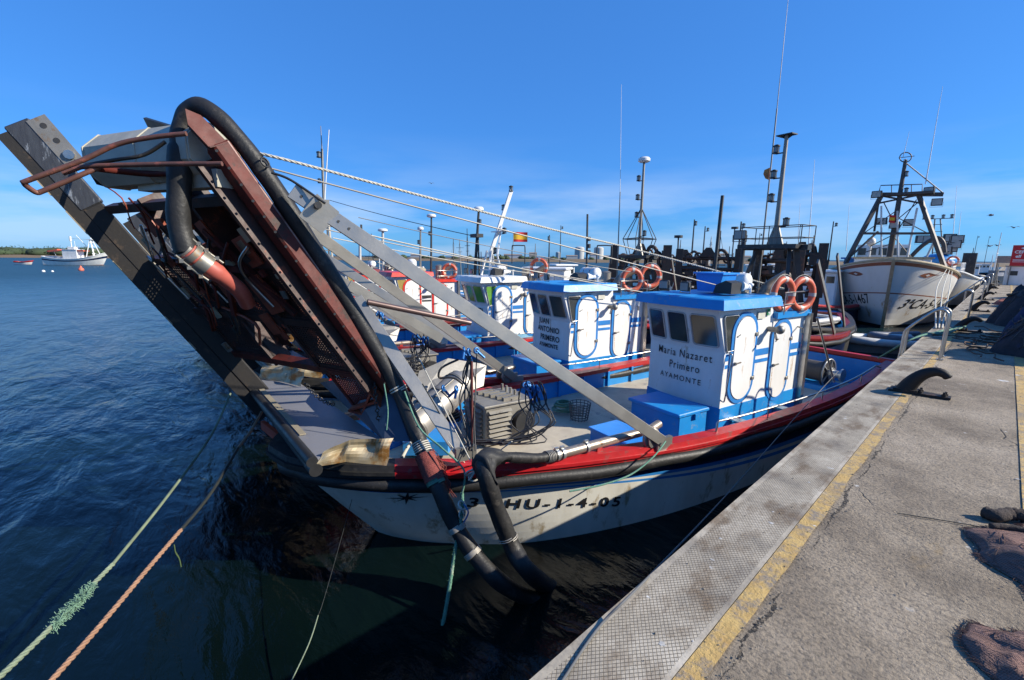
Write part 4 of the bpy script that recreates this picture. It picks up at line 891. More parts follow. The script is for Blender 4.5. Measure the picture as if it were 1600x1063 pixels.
b = MB(mat('frayed flag', (.5,.25,.08), .9, col2=(.25,.05,.03), scale=7)); b.prism([w1, w1+V(-.08,-.05,-.04), w1+V(-.09,-.06,-.12), w1+V(-.05,-.04,-.21), w1+V(0,0,-.24)], (.0,.006,0)); b.build('flag', boat1)
def cable_net(): pass
# floor frame and lashings between cabin and stern
b = MB(STEEL); b.tube([(1.62,9.6,2.7),(1.7,10.5,1.3)], .02, 8); b.build('stay', boat1)
# ---------------------------------------------------------------- neighbours in the raft
D2 = V(-4.05,.82,0); D3 = V(-8.1,1.6,0); D4 = V(-13.2,1.3,0); D5 = V(-17.6,1.2,0)
CF2 = dict(CF1); CF2['name'] = [('JUAN', .20, .40, 2.10, .95, .0035, 1.04), ('ANTONIO', .20, .50, 1.89, .95, .0035, 1.04), ('PRIMERO', .20, .55, 1.67, .95, .0035, 1.04), ('AYAMONTE', .15, .52, 1.49, .95, .004, 1.02)]; CF2['exit'] = False; CF2['rbox'] = False; CF2['r1'] = True
boat2 = make_boat(2, V(*B1)+D2, CF2, 'second blue and white fishing boat, cabin lettered Juan Antonio Primero')
CF3 = dict(CF1); CF3.update(roof=WHITE, name=[('HORNETA', .19, .62, 2.0, .8, .007, 1.0)], glass=[GLASS, GLASSG, GLASSG, GLASSG], exit=False, base=PALEB, cap=DRED, rbox=False)
boat3 = make_boat(3, V(*B1)+D3, CF3, 'third fishing boat with white roof, green curtained windows and dark red gunwale')
CF4 = dict(CF1); CF4.update(roof=ORED, ring=ORED, trim=BLACK, base=WHITE, name=[('NTA', .14, .72, 1.9, .8, .007, 1.0)], glass=[GLASS, GLASS, GLASS, GLASSY], exit=True, cap=DRED, rbox=False)
boat4 = make_boat(4, V(*B1)+D4, CF4, 'fourth fishing boat with bright red cabin roof and red rimmed doors')
CF5 = dict(CF4); CF5.update(roof=DRED, body=mat('off white paint', (.6,.6,.58), .4), exit=False)
boat5 = make_boat(5, V(*B1)+D5, CF5, 'farthest boat of the raft, dark red roof just showing behind the bright red one')
# masts and radar posts of the neighbours
def pole(root, name, a, b_, r0, r1, m=GREY): b = MB(m); b.tube([Vector(a), Vector(b_)], [r0, r1], 10); return b.build(name, root)
def L2(root, px, py, lx):      # local point of any boat on its plane x = lx
    M = PM[root.name].inverted(); r = M.to_3x3() @ ray(px, py); c = M @ CAM; return c + r*((lx-c.x)/r.x)
m2b = L2(boat2, 998, 398, .3); m2t = L2(boat2, 1007, 254, .3)
gantry(boat2, m2b.x, m2b.y, m2b.z-.1, m2t.z, tcap=False, rail=False, lanterns=[(m2t.z-.42,-1),(m2t.z-.95,-1),(m2t.z-1.45,-1),(m2t.z-2.0,1)])
radome(boat2, (m2b.x, m2b.y, m2t.z), .17)
b = MB(BLACK); c0 = V(m2b.x, m2b.y, m2b.z)
for k in range(6):
    a = k*PI/3; q = c0+V(math.cos(a)*.5, math.sin(a)*.5, .45); q2 = c0+V(math.cos(a+PI/3)*.5, math.sin(a+PI/3)*.5, .45)
    b.cyl(c0+V(0,0,1.35), q, .012, n=5); b.cyl(q, q2, .014, n=5); b.cyl(q, c0+V(math.cos(a)*.35, math.sin(a)*.35, 0), .012, n=5); b.cyl(q, c0+V(0,0,.5), .01, n=5)
b.build('mast_cage', boat2)
a_ = L2(boat2, 966, 400, -.1); pole(boat2, 'whip_antenna', (a_.x,a_.y,2.85), L2(boat2, 969, 300, -.1), .02, .014); pole(boat2, 'whip_antenna', L2(boat2, 969, 300, -.1), L2(boat2, 971, 132, -.1), .009, .004, PLW)
# third boat: leaning white lattice mast, black radar post and ensign
q0 = L2(boat3, 768, 408, .3); q1 = L2(boat3, 799, 298, .3)
b = MB(WHITE)
for dx, dy in ((-.5,-.3),(.35,-.3),(-.5,.4),(.35,.4)): b.beam(q0+V(dx,dy,-1.1), q0+V(dx*.3,dy*.3,.35), .07, .05)
for z in (-.7,-.3,.0): b.beam(q0+V(-.42,-.2,z), q0+V(.3,-.2,z), .04,.04)
b.beam(q0+V(-.1,0,.2), q1, .09, .12); b.beam(q0+V(.4,0,.2), q0.lerp(q1,.5), .05,.05); b.box(q0.lerp(q1,.42)+V(.0,0,0), (.9,.2,.03)); b.build('mast', boat3)
for t_, dx in ((.98,.0),(.72,-.15),(.38,.35),(.1,.1)): p = q0.lerp(q1, t_); lantern(boat3, p+V(dx,0,.1), p, 1.2)
z_ = q0.lerp(q1,.02); b = MB(ALU); b.cyl(z_, z_+V(.9,.15,0), .015, n=6); f0 = L2(boat3, 802, 378, .9); b.cyl(f0-V(0,0,.25), f0+V(0,0,.35), .012, n=6); b.build('flag_staff', boat3)
YEL = mat('flag yellow', (.72,.42,.02), .8); FR = mat('flag red', (.55,.02,.02), .8); b = MB(FR); u_ = V(.16,.46,0)
for z0_, z1_, m in ((0,.08,FR),(.08,.24,YEL),(.24,.32,FR)):
    b.use(m); b.grid(lambda u, v: f0+V(0,0,z0_+(z1_-z0_)*v)+u_*u+V(.4,-.14,0)*.06*math.sin(u*7), 8, 1)
b.build('ensign', boat3)
q2 = L2(boat3, 741, 415, -.2); q3 = L2(boat3, 748, 330, -.2); pole(boat3, 'radar_post', (q2.x,q2.y,2.9), q3, .06, .04, BLACK); radome(boat3, q3, .17)
b = MB(BLACK); b.box(q3.lerp(q2,.45), (.5,.25,.12)); b.cyl((q2.x+.4,q2.y,2.9), q3.lerp(q2,.45)+V(.1,0,0), .03); b.build('radar_bracket', boat3); lantern(boat3, q3.lerp(q2,.2)+V(.15,0,0), q3.lerp(q2,.25))
for px, yt, yb_, dome, m in ((673,340,410,True,BLACK),(656,360,412,True,GREY)):
    a = L2(boat4, px, yb_, .3+(.4 if px < 660 else 0)); c = L2(boat4, px+1, yt, a.x); pole(boat4, 'radar_post', (a.x,a.y,2.9), c, .05, .035, m); radome(boat4, c, .2 if m is BLACK else .13); lantern(boat4, c.lerp(a,.35)-V(.18,0,0), c.lerp(a,.4))
for px, yt, yb_ in ((598,362,412),(562,355,412)):
    a = L2(boat5, px, yb_, .3); c = L2(boat5, px, yt, .3); pole(boat5, 'radar_post', (a.x,a.y,2.9), c, .07, .06, mat('pale grey post', (.5,.5,.48), .5))
    if px > 580: radome(boat5, c, .24)
    else: b = MB(BLACK); b.box(c-V(0,0,.1), (.6,.1,.05)); b.box(c+V(.3,0,0),(.08,.08,.2)); b.build('sensor_bar', boat5)
# tall lattice mast with whip aerials (left, behind the dredge arm)
a = L2(boat5, 505, 395, -2.0); 
b = MB(GREY); top_ = L2(boat5, 506, 318, -2.0)
for dx, dy in ((-.55,-.4),(.75,-.4),(.75,.4),(-.55,.4)): b.beam(V(a.x+dx,a.y+dy,.9), top_+V(dx*.25,dy*.25,0), .08, .08)
for k in range(7):
    f = k/7; zz = .9+(top_.z-.9)*f; w0 = 1-f*.75
    b.beam(V(a.x-.55*w0,a.y-.4*w0,zz), V(a.x+.75*w0,a.y-.4*w0,zz), .04,.04); b.beam(V(a.x+.75*w0,a.y-.4*w0,zz), V(a.x+.75*w0,a.y+.4*w0,zz), .04,.04)
b.box(top_, (.75,.4,.3)); b.build('lattice_mast', boat5)
pole(boat5, 'mast_pole', top_, L2(boat5, 503, 233, -2.0), .07, .06, GREY); pole(boat5, 'whip_antenna', L2(boat5, 503, 233, -2.0), L2(boat5, 501, 197, -2.0), .03, .015, GREY)
pole(boat5, 'whip_antenna', top_+V(.25,0,.1), L2(boat5, 514, 203, -1.7), .03, .02, PLW); lantern(boat5, L2(boat5, 498, 242, -2.0), L2(boat5, 502, 244, -2.0), 1.8); lantern(boat5, L2(boat5, 499, 283, -2.0), L2(boat5, 502, 285, -2.0), 1.4)
# lifebuoys
def lb(root, px, py, lx, ax, lab, R=.27): p = L2(root, px, py, lx); lifebuoy(PM[root.name] @ p, PM[root.name].to_3x3() @ Vector(ax), R, label=lab)
lb(boat1, 1223, 460, 1.42, (1,-.1,0), 'orange lifebuoy at the rear of the nearest cabin roof, left one of the overlapping pair'); lb(boat1, 1253, 460, 1.5, (1,-.22,0), 'orange lifebuoy at the rear of the nearest cabin roof, right one of the overlapping pair')
lb(boat2, 987, 438, 1.42, (1,-.35,0), 'orange lifebuoy on the second cabin roof, left one of its pair'); lb(boat2, 1016, 432, 1.45, (1,-.35,0), 'orange lifebuoy on the second cabin roof, right one, partly behind a floodlight')
lb(boat3, 842, 418, 1.0, (.7,-.8,0), 'orange lifebuoy above the white roof of the third cabin'); lb(boat4, 702, 424, 1.3, (.9,-.5,0), 'orange lifebuoy at the rear corner of the bright red roof')
# ================================================================ THE CLAM DREDGE AND BOW GEAR (local frame of the boat that carries it)
def dredge(loc, label, main=True):
    t = thing('clam_dredge', label, 'dredge', loc, -TH, 'clam dredges on the bows of the raft')
    e = V(0,-.515,.857); c = V(-2.6,-1.5,0); R0 = V(.6,1.59,2.22); nrm = e.cross(c).normalized()
    if nrm.y > 0: nrm = -nrm        # towards the bow, underside
    def P(a, b_, o=0.0): return R0 + e*b_ + c*a + nrm*o
    # right runner: chamfered box beam
    b = MB(RUST); b.beam(P(0,-.02), P(0,3.02), .17, .185, nrm, .02); tp = P(0,3.0); b.prism([tp+V(-.085,0,0)+nrm*.092, tp+V(-.085,0,0)-nrm*.092, tp+e*.26+V(-.085,0,0)-nrm*.03, tp+e*.34+V(-.085,0,0)+nrm*.06, tp+e*.22+V(-.085,0,0)+nrm*.13], (.17,0,0)); b.build('runner', t)
    b = MB(mat('worn bright edge', (.34,.24,.21), .6, .2, col2=(.12,.04,.03), scale=9)); b.beam(P(0,.0,-.10)+V(.085,0,0), P(0,3.0,-.10)+V(.085,0,0), .022, .014, nrm); b.build('wear_strip', t)
    # dark inner flange beneath the runner
    b = MB(RUSTD); b.beam(P(.045,.1,.12), P(.045,2.9,.12), .05, .22, nrm); b.beam(P(.06,.2,.0), P(.06,2.9,.0), .03, .30, nrm)
    b.build('inner_flange', t)
    # left runner, longer; scuffed at the top, shade painted into the rest
    DKS = mat('shade dark steel', (.018,.018,.019), .65, 0, col2=(.03,.026,.022), scale=4, rust=(.07,.05,.035), rscale=5, ramt=.2, bump=.3, spec=.3)  # near-black tone carries the shade on the lower left runner
    l0, l1 = V(-2.0,.42,1.50), V(-2.0,-1.92,5.28); ld = (l1-l0).normalized(); ln = V(1,0,0).cross(ld).normalized()
    if ln.y > 0: ln = -ln
    b = MB(SCUFF); b.beam(l0.lerp(l1,.76), l1, .10, .26, ln, .012); b.use(DKS).beam(l0+ld*.1, l0.lerp(l1,.76), .10, .22, ln, .012); b.build('runner', t)
    b = MB(DKS); b.beam(l0-ld*.15+ln*.20-V(.03,0,0), l1+ln*.17-V(.03,0,0)-ld*.05, .14, .15, ln); b.build('inner_flange', t)
    for k, f in enumerate((.86,.74,.60,.5,.40,.3)):
        p = l0.lerp(l1, f)+ln*.252-V(.03,0,0); b = MB(mat('bare tan plate', (.34,.29,.20), .5)); b.beam(p-ld*(.16 if k < 2 else .07), p+ld*(.16 if k < 2 else .07), .165, .012, ln); b.build('wear_plate', t)
    # lug plate with holes at the tip of the left runner and its rod
    p = l1-ld*.05-ln*.16+V(.05,0,0); b = MB(GREY); b.beam(p+ld*.02-ln*.03, p-ld*.58-ln*.03, .02, .2, ln); b.build('lug_plate', t)
    for q in (.08,.26): b = MB(BLACK); b.cyl(p-ld*q-ln*.04+V(-.002,0,0), p-ld*q-ln*.04+V(.014,0,0), .032, n=12); b.build('pin_hole', t)
    b = MB(STEEL); b.cyl(p-ld*.44-ln*.04, p-ld*.44-ln*.04+V(.045,0,0), .055, n=8); b.build('bolt', t)
    b = MB(GREY); b.tube([p-ld*.52-ln*.05, P(.62,2.95,-.1)], .022, 8); b.build('tie_rod', t)
    # manifold: faceted grey box across the head
    GM = mat('grey green box steel', (.46,.43,.34), .6, .0, col2=(.26,.25,.21), scale=3, rust=(.4,.38,.33), rscale=4, ramt=.12, bump=.2)
    def octbar(a0, a1, bb, o, r, m, name, sq=1.0, cap=True, n=8):
        b = MB(m); A, B_ = P(a0,bb,o), P(a1,bb,o); d = (B_-A).normalized(); u = d.cross(V(0,0,1)).normalized(); w_ = u.cross(d); vs = []
        for q in (A, B_):
            for k in range(n): an = PI/n+2*PI*k/n; vs.append(q+u*math.cos(an)*r*sq+w_*math.sin(an)*r)
        b.add(vs, [(k, (k+1) % n, n+(k+1) % n, n+k) for k in range(n)]+[tuple(range(n))[::-1], tuple(range(n, 2*n))]); return b.build(name, t)
    def bar(A, B_, r, m, name, sq=1.0, n=8, ph=0.0):
        b = MB(m); d = (B_-A).normalized(); u = d.cross(V(0,0,1)).normalized(); w_ = u.cross(d); vs = []
        for q in (A, B_):
            for k in range(n): an = PI/n+ph+2*PI*k/n; vs.append(q+u*math.cos(an)*r*sq+w_*math.sin(an)*r)
        b.add(vs, [(k, (k+1) % n, n+(k+1) % n, n+k) for k in range(n)]+[tuple(range(n))[::-1], tuple(range(n, 2*n))]); return b.build(name, t)
    mb_ = bar(Lw(176,256,4.95), Lw(338,238,4.45), .28, GM, 'manifold_box', 1.05)
    for f in (.02, .52, .98):
        q0 = Lw(176,256,4.95).lerp(Lw(338,238,4.45), f); dd_ = (Lw(338,238,4.45)-Lw(176,256,4.95)).normalized(); b = MB(GM); u = dd_.cross(V(0,0,1)).normalized(); w_ = u.cross(dd_)
        b.tube([q0+u*math.cos(PI/8+k*PI/4)*.298+w_*math.sin(PI/8+k*PI/4)*.284 for k in range(8)], .008, 6, closed=True); b.build('weld_seam', t)
    bar(Lw(228,288,4.9), Lw(352,280,4.35), .115, GM, 'manifold_channel', 1.0, n=4)
    bar(Lw(150,262,4.9), Lw(178,262,4.95), .20, DKS, 'manifold_cap', 1.0, n=8)
    b = MB(DSTEEL); A, B_ = Lw(230,192,4.7), Lw(300,214,4.35); b.beam(A, B_, .1, .03, nrm); b.build('lid_strip', t)
    # cross beams
    for k, bb in enumerate((.18,.95,1.75,2.5)): b = MB(RUSTD if k else RUST); b.beam(P(.03,bb,.02), P(.97,bb,.02), .10, .12, nrm); b.build('cross_beam', t)
    # side cheeks and back plate of the cage
    b = MB(RUSTD); 
    for a in (.34,.66): b.beam(P(a,.1,-.05), P(a,2.6,-.05), .05, .26, nrm)
    b.add([P(.04,.3,-.20), P(.60,.9,-.20), P(.66,2.5,-.20), P(.04,2.5,-.20)], [(0,1,2,3)]); b.add([P(.60,.3,-.17), P(.97,.1,-.17), P(.97,1.7,-.17), P(.66,1.6,-.17)], [(0,1,2,3)]); b.build('back_plate', t)
    b = MB(RUST); b.add([P(.06,.95,.02), P(.16,.95,.02), P(.14,2.6,.02), P(.06,2.6,.02)], [(0,1,2,3)]); b.beam(P(.2,1.1,.1), P(.36,2.2,.1), .07,.05, nrm); b.beam(P(.62,1.0,.12), P(.4,1.75,.12), .06,.05, nrm); b.beam(P(.3,1.72,.12), P(.62,1.78,.12), .08,.08, nrm); b.build('stiffener', t)
    def perf(name, a0, a1, b0, b1, o, na, nb, m, wdt=.014, frame=True, wa=1.0):
        b = MB(m)
        for i in range(na+1): a = a0+(a1-a0)*i/na; b.beam(P(a,b0,o), P(a,b1,o), wdt*wa, .004, nrm)
        for j in range(nb+1): q = b0+(b1-b0)*j/nb; b.beam(P(a0,q,o+.002), P(a1,q,o+.002), wdt, .004, nrm)
        if frame:
            for A, B_ in ((P(a0,b0,o), P(a1,b0,o)), (P(a1,b0,o), P(a1,b1,o)), (P(a1,b1,o), P(a0,b1,o)), (P(a0,b1,o), P(a0,b0,o))): b.beam(A, B_, .05, .03, nrm)
        return b.build(name, t)
    perf('perforated_panel', .07, .33, .25, .92, .05, 17, 20, RUSTD, .016, True, 1.6)
    perf('perforated_panel', .07, .32, 1.0, 1.7, .03, 19, 24, RUSTD, .022)
    perf('perforated_panel', .36, .64, 1.0, 1.7, .03, 19, 24, RUSTD, .022)
    perf('perforated_panel', .66, .95, .2, .95, .03, 17, 20, RUSTD, .02)
    perf('perforated_panel', .66, .95, .98, 1.75, .03, 17, 20, RUSTD, .02)
    # scoop lattice hanging at the mouth
    OR = mat('orange rust plate', (.30,.055,.02), .5, .1, col2=(.14,.03,.015), scale=7, bump=.3)
    perf('scoop_grid', .05, .30, -.42, .18, .07, 18, 16, RUST, .012, True, 1.8)
    b = MB(OR); b.beam(P(.05,-.42,.13), P(.05,.18,.13), .02, .14, nrm); b.beam(P(.05,-.1,.14), P(.3,-.42,.14), .03, .08, nrm); b.beam(P(.05,-.42,.14), P(.3,-.42,.14), .03, .10, nrm); b.beam(P(.22,-.42,.16), P(.05,.05,.16), .025, .05, nrm); b.build('scoop_frame', t)
    for a, bb, w_, h_ in ((.3,1.1,.3,.5),(.42,.75,.2,.3),(.2,1.75,.24,.35),(.36,2.0,.16,.3),(.55,1.2,.14,.5),(.52,1.95,.26,.2),(.70,2.15,.22,.3),(.44,1.72,.12,.3),(.58,1.45,.3,.1),(.8,1.7,.2,.16),(.74,1.3,.16,.24)):
        b = MB(OR); b.beam(P(a,bb,.10), P(a,bb+h_,.10), w_, .02, nrm); b.build('bracket_plate', t)
    for a, bb in ((.14,2.05),(.20,1.9),(.85,1.95),(.9,1.2),(.78,.9)):
        b = MB(mat('bare tan plate', (.34,.29,.20), .5)); b.beam(P(a,bb,.10), P(a,bb+.16,.10), .12, .02, nrm); b.build('bracket_plate', t)
    b = MB(RUSTD); b.add([P(.06,2.45,-.16), P(.30,2.45,-.16), P(.30,2.75,-.16), P(.06,2.75,-.16)], [(0,1,2,3)]); b.build('head_plate', t)
    RD = random.Random(3)
    for k in range(26):
        a = RD.uniform(.08,.95); bb = RD.uniform(.9,2.35) if a < .6 else RD.uniform(.2,2.6); o_ = RD.uniform(.06,.16); m_ = RD.choice([OR, RUST, RUST, RUSTD, DKS, MT['bare tan plate'], GREY])
        b = MB(m_); L_ = RD.uniform(.06,.16); d_ = e if RD.random() < .5 else c.normalized(); b.beam(P(a,bb,o_), P(a,bb,o_)+d_*L_, RD.uniform(.03,.10), RD.uniform(.012,.05), nrm); b.build('bracket_plate', t)
    for k in range(14):
        a = RD.uniform(.62,.95); bb = RD.uniform(.4,2.4); b = MB(RD.choice([RUST, OR, DSTEEL])); b.tube(smooth_pts([P(a,bb,.1), P(a-.08,bb+.15,.16), P(a-.12,bb+.4,.12), P(a-.05+RD.uniform(-.1,.1),bb+.6,.1)], 3), RD.uniform(.008,.022), 6); b.build('pipe', t)
    for k in range(18):
        b = MB(DSTEEL); q_ = P(-.004,.15+.165*k,.06)+V(.085,0,0); b.cyl(q_, q_+V(.014,0,0), .014, n=6); b.build('bolt', t)
    b = MB(mat('weld bead', (.10,.04,.03), .6, bump=1, bscale=80)); b.tube([P(0,2.98,-.09)+V(.088,0,0), P(0,3.0,.09)+V(.088,0,0)], .008, 6); b.build('weld_seam', t)
    # thin piping, small valves under the head
    for k in range(7):
        a0 = .16+.1*k; b = MB([STEEL, RUST, DSTEEL][k % 3]); q = [P(a0,2.0+.05*k,.12), P(a0+.07,1.85,.2), P(a0+.14,1.6+.04*k,.15), P(a0+.13,1.2,.12)]; b.tube(smooth_pts(q, 4), .018, 7); b.build('pipe', t)
    # red suction elbow with clamps
    dE = (W(283,388,1)-CAM).length*0+(M1 @ Lx(283,388,.38)-CAM).dot(FW)-4.05
    b = MB(GREY); b.cyl(Lw(287,389,4.05+dE), Lw(330,420,4.27+dE), .100, n=18); b.build('pipe_collar', t); b = MB(mat('salmon painted pipe', (.42,.10,.075), .45, col2=(.32,.07,.05), scale=6, rust=(.5,.45,.4), rscale=7, ramt=.12))
    q = [Lw(292,392,4.05+dE), Lw(312,408,4.15+dE), Lw(335,424,4.25+dE), Lw(358,440,4.4+dE), Lw(376,456,4.55+dE), Lw(386,474,4.8+dE)]; sp = smooth_pts(q, 5); b.tube(sp, [.092 if i < 12 else .082 for i in range(len(sp))], 18)
    b.build('suction_elbow', t)
    b = MB(mat('grey clamp steel', (.26,.25,.22), .45, .6, rust=(.3,.2,.12), rscale=12, ramt=.3)); 
    for i in (2, 5, 7): d = (sp[i+1]-sp[i]).normalized(); b.cyl(sp[i]-d*.03, sp[i]+d*.03, .112, n=20); u = d.orthogonal().normalized(); w_ = d.cross(u); 
    for i in (1, 4, 8):
        d = (sp[i+1]-sp[i]).normalized(); u = d.cross(V(0,0,1)).normalized(); w_ = u.cross(d)
        for s_ in (1,-1): b.cyl(sp[i]+w_*.112*s_+u*.03-d*.07, sp[i]+w_*.112*s_+u*.03+d*.07, .013, n=7); b.box(sp[i]+w_*.118*s_+u*.03, (.035,.035,.035)); b.cyl(sp[i]-u*.12-d*.07+w_*.05*s_, sp[i]-u*.12+d*.07+w_*.05*s_, .014, n=7)
    b.build('pipe_clamp', t)
    # bent guard bars at the head
    b = MB(mat('rusty bar', (.20,.085,.06), .5, .3, col2=(.1,.05,.04), scale=8, rust=(.3,.1,.07), rscale=10, ramt=.3)); 
    q = [Lw(291,209,4.0),Lw(235,215,3.97),Lw(182,226,3.93),Lw(130,250,3.87),Lw(44,282,3.75),Lw(38,286,3.75),Lw(43,292,3.78),Lw(57,301,3.84),Lw(66,299,3.86),Lw(95,287,3.9),Lw(135,270,3.97),Lw(155,262,4.02)]; b.tube(smooth_pts(q, 5), .021, 9); b.build('guard_bar', t)
    b = MB(mat('rusty bar')if False else MT['rusty bar']); q = [Lw(347,256,4.05),Lw(240,257,4.03),Lw(140,260,3.98),Lw(118,264,3.96),Lw(98,271,3.93)]; b.tube(smooth_pts(q, 5), .021, 9); b.build('guard_bar', t)
    b = MB(DSTEEL); q = [Lw(258,222,4.1),Lw(225,242,4.1),Lw(180,250,4.05),Lw(135,258,4.0)]; b.tube(smooth_pts(q, 5), .017, 9); b.build('guard_bar', t)
    b = MB(RUST); b.tube(smooth_pts([Lw(150,263,4.05),Lw(190,268,4.3),Lw(240,272,4.5),Lw(300,268,4.4)], 5), .03, 9); b.build('guard_bar', t)
    return t
DLOC = B1
dg1 = dredge(DLOC, 'nearest big rusty clam dredge raised on the bow, its red runner lit by the sun')
for D, lab, dz in ((D2, 'second clam dredge raised on the bow of the second boat, behind the nearest dredge', -.75), (D3, 'third clam dredge, mostly hidden behind the first two', -.95)):
    cpy = copy_tree(dg1, V(*B1)+D+V(0,0,dz)+V(.25,.4,0), None, lab)
# ---------------------------------------------------------------- fixed bow gear of each boat (parts)
def bow_gear(root, full=True):
    # steel bow platform with turned-up torn corners
    pts = [Lz(492,716,1.72), Lz(383,590,1.72), Lz(470,600,1.70), Lz(606,692,1.68)]
    PS = mat('platform steel', (.25,.25,.265), .42, .3, col2=(.25,.25,.27), scale=3, rust=(.3,.28,.24), rscale=9, ramt=.06, bump=.12)
    b = MB(PS); b.prism([p for p in pts], (0,0,-.05)); b.build('bow_platform', root)
    b = MB(DSTEEL); b.tube([pts[0]+V(.02,-.03,-.03), pts[1]+V(0,-.03,-.03)], .06, 12); b.tube([pts[0]+V(.02,.0,-.13), pts[1]+V(.5,.1,-.13)], .07, 12); b.build('bow_roller', root)
    b = MB(mat('bare tan plate', (.34,.29,.20), .5)); a, c = pts[0].lerp(pts[1],.18), pts[0].lerp(pts[1],.97); b.beam(a+V(0,.07,.012), c+V(0,.07,.012), .07, .01); b.build('edge_plate', root)
    def torn(name, q, hs, seed):
        b = MB(CREAM)
        def f(u, v):
            i = min(int(u*(len(q)-1)), len(q)-2); tt = u*(len(q)-1)-i; p = q[i].lerp(q[i+1], tt); h = hs[i]*(1-tt)+hs[i+1]*tt
            return p+V(0,0,h*v)+V(.05,-.05,.02)*noise.noise(V(u*5+seed, v*2.2, seed))*(1.0*v+.3)+V(0,.08,0)*v
        b.grid(f, 26, 8, False)
        return b.build(name, root)
    torn('torn_sheet', [Lz(494,730,1.62), Lz(540,722,1.62), Lz(604,728,1.55)], [.16,.24,.30], 2)
    torn('torn_sheet', [Lz(404,592,1.72), Lz(438,596,1.72), Lz(470,604,1.72)], [.22,.26,.26], 5)
    # blade like guide plate behind the platform
    b = MB(mat('blue grey guide', (.06,.075,.11), .45, .3)); b.prism([Lz(500,598,1.70), Lz(600,690,1.68), Lz(640,690,1.68), Lw(606,598,5.6), Lw(540,590,6.4)], (.0,.03,0)); b.build('guide_plate', root)
    # near gallows: leg, long prop and head plate
    S = mat('satin steel beam', (.40,.375,.33), .42, .75, col2=(.33,.31,.27), scale=2, bump=.12)
    def prop(a, c, w_, nm='support_beam', th=.035): b = MB(S); b.beam(a, c, th, w_, V(1,0,0).cross((c-a).normalized()), .004); b.build(nm, root)
    for s_, part in ((1, True), (-1, False)):
        mir = lambda p: V(s_*p.x-(0 if s_ > 0 else .0), p.y, p.z)
        A, B_ = Lx(456,298,.80), Lx(1036,690,1.93)
        prop(mir(A), mir(B_), .155)
        L0_, L1_ = Lx(556,466,.30), Lx(724,713,1.42); prop(mir(L0_), mir(L1_), .15, 'support_leg')
        p0, p1 = Lx(512,318,.87), Lx(484,352,.85); b = MB(S); b.beam(mir(p0)+V(.03,0,0), mir(p1)+V(.03,0,0), .03, .26, (V(1,0,0)).cross((p1-p0).normalized())); b.build('head_plate', root)
        pc = mir(Lx(495,322,.90)); b = MB(DSTEEL); b.cyl(pc, pc+V(.09*s_,0,0), .035, n=10); b.build('bolt', root)
        dd = (B_-A).normalized()
        for q in (.10,.22,.50,.62): pp = mir(A+dd*q); b = MB(BLACK); b.cyl(pp+V(.0175*s_,0,0), pp+V(.0195*s_,0,0), .017, n=10); b.build('pin_hole', root)
        f = mir(L1_); b = MB(S); b.box(f+V(0,.03,.03), (.05,.26,.16)); b.build('foot_plate', root)
        f = mir(B_); b = MB(S); b.box(f+V(-.03,.05,-.06), (.06,.3,.2)); b.build('foot_plate', root)
        b = MB(S); b.torus(f+V(-.10,-.12,.03), V(1,0,.1), .13, .035, 24, 8); b.cyl(f+V(-.16,-.12,.03), f+V(-.04,-.12,.03), .12, n=22); b.build('sheave', root)
    b = MB(mat('brown tube', (.14,.09,.08), .4, .4)); b.tube([Lx(574,472,.4), Lx(735,505,.4)], .035, 8); b.build('cross_tube', root)
    b = MB(S); b.beam(Lx(545,445,-.2), Lx(690,530,-.2), .04, .13); b.build('cross_beam', root)
    # stainless tumbler drum lying across the foredeck
    TUM = mat('polished drum', (.38,.36,.32), .5, .6, col2=(.40,.37,.33), scale=2, rust=(.25,.2,.15), rscale=5, ramt=.1)
    a, c = Lw(648,664,5.9), Lw(722,598,6.5); b = MB(TUM); b.cyl(a, c, .21, n=26); d = (c-a).normalized(); 
    b.build('sorting_drum', root)
    b = MB(GREY); 
    for q in (.0,.25,.55,.9): b.cyl(a+(c-a)*q-d*.015, a+(c-a)*q+d*.015, .225, n=26)
    b.tube([a+V(.16,-.2,.12), c+V(.16,-.2,.12)], .012, 6); b.tube([a+V(.2,-.2,.0), c+V(.2,-.2,.0)], .012, 6); b.build('drum_band', root)
    b = MB(GREY); b.prism([Lw(655,580,6.3), Lw(700,560,6.6), Lw(750,568,6.8), Lw(745,600,6.6), Lw(690,620,6.1), Lw(640,640,5.9)], (.02,.1,-.04)); b.build('drum_chute', root)
    b = MB(BLACK); q = [Lw(716,562,6.0), Lw(690,575,5.9), Lw(686,590,5.9), Lw(700,590,5.9), Lw(712,592,5.9), Lw(722,600,5.9)]; b.tube(smooth_pts(q, 4), .016, 6); b.build('drum_hose', root)
    # hydraulic power box with louvres
    PB = mat('weathered cover steel', (.30,.28,.235), .55, .4, col2=(.22,.2,.17), scale=4, rust=(.14,.11,.08), rscale=5, ramt=.2, bump=.2)
    o = Lz(745,690,.74); b = MB(PB); cx_, cy_ = o.x-.05, o.y+.42; b.box((cx_,cy_,1.08), (.74,.86,.66), bev=.02); b.box((cx_,cy_,1.43), (.82,.94,.04), bev=.01); hb = b.build('hydraulic_box', root)
    b = MB(PB)
    for k in range(7): z = .84+.078*k; b.prism([(cx_-.32,cy_-.445,z),(cx_-.32,cy_-.50,z+.012),(cx_-.32,cy_-.445,z+.05)], (.6,0,0)); b.prism([(cx_+.385,cy_-.38,z),(cx_+.44,cy_-.38,z+.012),(cx_+.385,cy_-.38,z+.05)], (0,.42,0))
    b.build('louvre', hb); b = MB(DSTEEL); b.cyl((cx_+.37,cy_+.26,1.1),(cx_+.50,cy_+.26,1.1), .19, n=24); b.build('fan_housing', hb)
    b = MB(PB)
